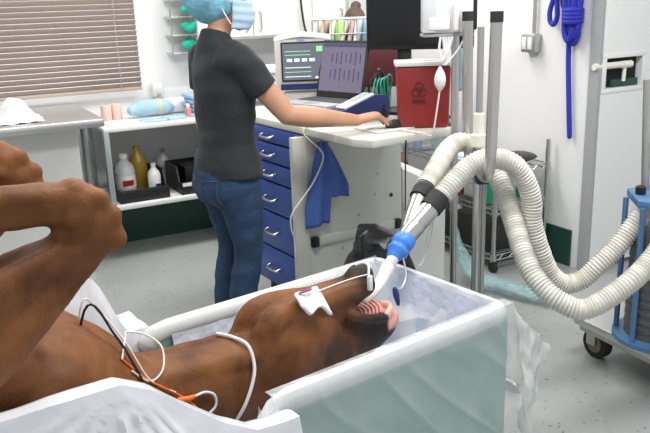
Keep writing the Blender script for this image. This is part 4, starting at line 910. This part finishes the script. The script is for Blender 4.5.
def person(name, label, loc, az, s, arms, face_az, tilt, colors, cap, mask, vox):
    root = thing(name, label, 'person', loc)
    a = math.radians(az); B = Matrix.Translation(V(loc)) @ Matrix.Rotation(-a, 4, 'Z') @ Matrix.Scale(s, 4)     # x right, y forward
    hd = Matrix.Translation(V(loc)) @ Matrix.Rotation(-a, 4, 'Z') @ Matrix.Scale(s, 4) @ Matrix.Translation(V((0, .035, 1.572))) @ Matrix.Rotation(-math.radians(face_az-az), 4, 'Z') @ Matrix.Rotation(-math.radians(tilt), 4, 'X')
    mb = MB(B)
    # torso
    mb.loft([(0, -.005, .80), (0, 0, .90), (0, 0, 1.02), (0, .01, 1.15), (0, .01, 1.26), (0, .0, 1.34), (0, -.012, 1.39), (0, -.012, 1.425)],
            [(.15, .11), (.158, .112), (.13, .09), (.14, .1), (.15, .105), (.145, .085), (.10, .06), (.055, .05)], up=(0, 1, 0), sm=4, n=28)
    mb.loft([(0, -.015, 1.38), (0, .002, 1.44), (0, .02, 1.50)], [(.05, .055), (.046, .05), (.048, .052)], up=(0, 1, 0), sm=4)
    for q in (-1, 1):
        mb.loft([(q*.085, 0, .86), (q*.087, .02, .68), (q*.082, .03, .48), (q*.08, .0, .35), (q*.075, -.035, .12), (q*.075, -.04, .07)], [(.082, .088), (.072, .076), (.05, .054), (.05, .056), (.033, .038), (.034, .04)], up=(0, 1, 0), sm=4)
        mb.loft([(q*.075, -.065, .045), (q*.08, .02, .04), (q*.085, .10, .028)], [(.034, .036), (.04, .034), (.036, .02)], sm=4)
        sh, el, wr, hdir, dn, th, curl = arms[q]
        mb.loft([(q*.10, -.005, 1.345), (q*.145, 0, 1.335), sh], [.05, .055, .05], sm=4)
        mb.loft([sh, tuple(V(sh).lerp(V(el), .5)), el], [(.05, .052), (.047, .049), (.042, .043)], sm=4)
        mb.loft([el, tuple(V(el).lerp(V(wr), .3)), tuple(V(el).lerp(V(wr), .7)), wr], [(.043, .042), (.047, .046), (.037, .035), (.030, .026)], sm=4)
        hand(mb, wr, hdir, dn, th, s=1.15, curl=curl)
    # head
    h2 = MB(hd)
    h2.sphere((0, -.01, .02), (.074, .094, .098)); h2.loft([(0, .03, -.01), (0, .045, -.06), (0, .06, -.095), (0, .068, -.105)], [(.064, .055), (.056, .045), (.036, .028), (.022, .018)], up=(0, 1, 0), sm=4)
    h2.loft([(0, .078, .015), (0, .098, -.018), (0, .10, -.028)], [(.010, .008), (.014, .012), (.015, .010)], sm=3, n=10)
    h2.loft([(-.022, .086, -.058), (0, .093, -.056), (.022, .086, -.058)], [.007, .009, .007], n=10); h2.loft([(-.018, .085, -.069), (0, .091, -.070), (.018, .085, -.069)], [.007, .009, .007], n=10)
    for q in (-1, 1):
        h2.loft([(q*.074, -.008, .012), (q*.084, -.014, .0), (q*.078, -.008, -.03)], [(.008, .022), (.008, .024), (.006, .010)], sm=3, n=10)
        h2.sphere((q*.03, .070, .008), (.020, .014, .014)); h2.loft([(q*.012, .083, .028), (q*.045, .074, .028)], [.007, .006], n=8)
    h2.bm.verts.ensure_lookup_table(); mb.merge(h2.bm, B.inverted())
    body = make('body', mb, M['skin'], root, remesh=vox, relax=3)
    for q in (-1, 1): make('eye', MB(hd).sphere((q*.03, .082, .010), .009, u=12, w=8), M['label'], root)
    make('hair', MB(hd).sphere((0, -.025, .03), (.084, .094, .095)).loft([(0, -.07, .0), (0, -.085, -.04), (0, -.08, -.07)], [(.065, .03), (.06, .025), (.04, .015)], sm=3) if cap else
         MB(hd).sphere((0, -.022, .03), (.085, .098, .098)).sphere((.015, -.03, .135), (.042, .045, .036)).loft([(0, -.09, .02), (0, -.10, -.05), (0, -.08, -.09)], [(.07, .03), (.062, .028), (.04, .018)], sm=3), M['hair'], root, remesh=.009, relax=2)
    # clothes
    sm_ = MB(B)
    sm_.loft([(0, .0, .845), (0, 0, .90), (0, .0, 1.0), (0, .008, 1.14), (0, .01, 1.25), (0, .0, 1.33), (0, -.012, 1.385), (0, -.012, 1.425), (0, -.008, 1.445)],
             [(.188, .142), (.182, .134), (.156, .113), (.168, .122), (.178, .126), (.168, .106), (.118, .080), (.068, .066), (.058, .060)], up=(0, 1, 0), sm=5, n=32, cap='flat')
    for q in (-1, 1):
        sh, el = V(arms[q][0]), V(arms[q][1])
        sm_.loft([(q*.09, -.005, 1.335), tuple(sh.lerp(V((q*.1, 0, 1.335)), .35)), tuple(sh), tuple(sh.lerp(el, .25)), tuple(sh.lerp(el, .52))], [(.082, .085), (.079, .081), (.072, .074), (.066, .067), (.063, .063)], sm=4, cap='flat', n=20)
    nz = V((3, 1, 2))
    shirt = make('shirt', sm_, colors[0], root, remesh=.008, relax=3)
    displace(shirt.data, lambda q: noise.noise(V(((q.x+3)*6, (q.y+1)*6, (q.z+2)*17)))*.008+noise.noise((q+nz)*12)*.003)   # soft cloth folds
    j = MB(B)
    j.loft([(0, -.008, .74), (0, -.012, .80), (0, -.008, .87), (0, 0, .93)], [(.150, .118), (.170, .136), (.172, .130), (.166, .122)], up=(0, 1, 0), sm=4, n=28, cap='flat')
    for q in (-1, 1):
        j.sphere((q*.07, -.055, .80), (.085, .085, .09))
        j.loft([(q*.083, -.005, .82), (q*.087, .018, .68), (q*.083, .033, .50), (q*.081, .005, .36), (q*.076, -.03, .16), (q*.075, -.035, .07)], [(.090, .108), (.080, .090), (.060, .064), (.058, .066), (.048, .052), (.047, .05)], up=(0, 1, 0), sm=4, cap='flat', n=20)
    jeans = make('jeans', j, colors[1], root, remesh=.009, relax=4)
    displace(jeans.data, lambda p: noise.noise(V((p.x*7, p.y*7, p.z*20)))*.005)
    for q in (-1, 1):
        make('shoe', MB(B).loft([(q*.075, -.085, .045), (q*.08, .02, .05), (q*.086, .12, .034), (q*.087, .16, .03)], [(.04, .04), (.047, .044), (.045, .03), (.03, .02)], sm=4).box((q*.081, .035, .012), (.085, .25, .024), bev=.01), M['black'], root)
    if cap:
        c = MB(hd).sphere((0, -.052, .025), (.116, .128, .126), u=40, w=28)
        Hi = hd.inverted()
        for v in c.bm.verts:
            l = Hi @ v.co; k = noise.noise(l*16)*.014+noise.noise(l*40)*.005; l = l*(1+k*6)
            if l.y > .055: l.y = .055+(l.y-.055)*.45
            v.co = hd @ l
        make('bouffant_cap', c, M['cap'], root)
    if mask:
        m = MB(hd)
        def mf(u, v):
            an = math.radians(-78+156*u); z = .0-.115*v; bulge = .012*math.sin(v*PI)+.012*math.exp(-((an)/.5)**2)*(1-abs(v-.35))
            rx = .083-.012*max(0, v-.5)*2; ry = .092+.012*v-.025*max(0, v-.75)*2+bulge
            pl = .0022*math.sin(v*PI*7)
            return (math.sin(an)*(rx+pl), math.cos(an)*(ry+pl)+.012, z)
        m.grid(mf, 30, 20); mo = make('face_mask', m, M['mask'], root); so = mo.modifiers.new('t', 'SOLIDIFY'); so.thickness = .003
        for q in (-1, 1):
            make('mask_tie', MB(hd).tube([(q*.082, .03, -.01), (q*.092, -.01, .022), (q*.095, -.05, .05)], .003, n=6, sm=4), M['label'], root)
            make('mask_tie', MB(hd).tube([(q*.080, .03, -.095), (q*.085, -.0, -.05), (q*.09, -.03, .0), (q*.095, -.06, .03)], .003, n=6, sm=4), M['label'], root)
    return root, B, jeans

def to_local(loc, az, s, p):
    return tuple((Matrix.Translation(V(loc)) @ Matrix.Rotation(-math.radians(az), 4, 'Z') @ Matrix.Scale(s, 4)).inverted() @ V(p))
def dir_local(az, d): return tuple(Matrix.Rotation(math.radians(az), 3, 'Z') @ V(d))
WL, WA = (-.415, 3.2, 0), 58
wl = lambda p: to_local(WL, WA, 1, p)
hd_dir = V((.30, 3.285, 1.03))-V((.150, 3.222, 1.056))
arms = {1: (wl((-.318, 3.075, 1.325)), wl((-.140, 3.09, 1.105)), wl((.150, 3.222, 1.052)), dir_local(WA, V((.17, .07, .03))), dir_local(WA, (0, 0, -1)), dir_local(WA, (-.4, .9, 0)), (.55, .45, .2)),
        -1: ((-.165, .0, 1.325), (-.205, -.005, 1.07), (-.20, .04, .84), (0, .2, -1), (1, 0, 0), (0, 1, -.2), (.2, .3, .3))}
wm, WB, wj = person('person', 'person in charcoal shirt, blue jeans, bouffant cap and face mask reaching for the mouse', WL, WA, 1, arms, 82, 6, (M['shirt'], M['jeans']), True, True, .0065)
# jeans back pockets laid on the denim
bvh = BVHTree.FromPolygons([v.co.copy() for v in wj.data.vertices], [tuple(p.vertices) for p in wj.data.polygons])
for q in (-1, 1):
    outline = [(q*.025, .835), (q*.125, .845), (q*.125, .745), (q*.08, .715), (q*.03, .735)]
    pts = []
    for k in range(5):
        A, Bq = outline[k], outline[(k+1) % 5]
        for t in range(6):
            x = A[0]+(Bq[0]-A[0])*t/6; z = A[1]+(Bq[1]-A[1])*t/6
            o = WB @ V((x, -.5, z)); dd = (WB.to_3x3() @ V((0, 1, 0))).normalized()
            off = wloc(wj); hit = bvh.ray_cast(o-off, dd)
            if hit[0]: pts.append(hit[0]+off+hit[1]*.001)
    make('back_pocket', MB().tube(pts, .0026, n=6, closed=True), M['seam'], wj)
make('pocket_tag', MB(WB).box((.03, -.142, .82), (.006, .004, .018)), M['red'], wj, label='small red tag')
PL = (.16, 5.50, 0)
arms2 = {q: ((q*.165, 0, 1.325), (q*.21, -.02, 1.08), (q*.20, .08, .86), (0, .35, -1), (-q, 0, 0), (0, 1, -.2), (.2, .3, .3)) for q in (-1, 1)}
person('person', 'person with brown hair in a bun, head seen above the wire basket', (.265, 5.42, 0), -20, .885, arms2, -15, 12, (M['grey'], M['jeans']), False, False, .012)

# ------------------------------------------------------------------ lights
def area(name, loc, sx, sy, power, rz=62):
    l = bpy.data.lights.new(name, 'AREA'); l.shape = 'RECTANGLE'; l.size = sx; l.size_y = sy; l.energy = power; l.color = (1, .985, .955)
    o = bpy.data.objects.new(name, l); COL.objects.link(o); o.location = loc; o.rotation_euler = (0, 0, math.radians(-(rz-90)))
    return o
for k, (a, b) in enumerate(((.9, 1.6), (2.4, 1.6), (.7, 4.0), (2.4, 4.0))):
    p = ROOM @ V((a, b, 2.68)); area('ceiling_light', p, 1.2, .6, 34)
w = bpy.data.worlds.new('world'); S.world = w; w.use_nodes = True
w.node_tree.nodes['Background'].inputs['Color'].default_value = (.92, .96, 1, 1); w.node_tree.nodes['Background'].inputs['Strength'].default_value = .66
S.view_settings.view_transform = 'Standard'; S.view_settings.look = 'None'; S.view_settings.gamma = 1; S.view_settings.use_curve_mapping = False
S.view_settings.exposure = .12
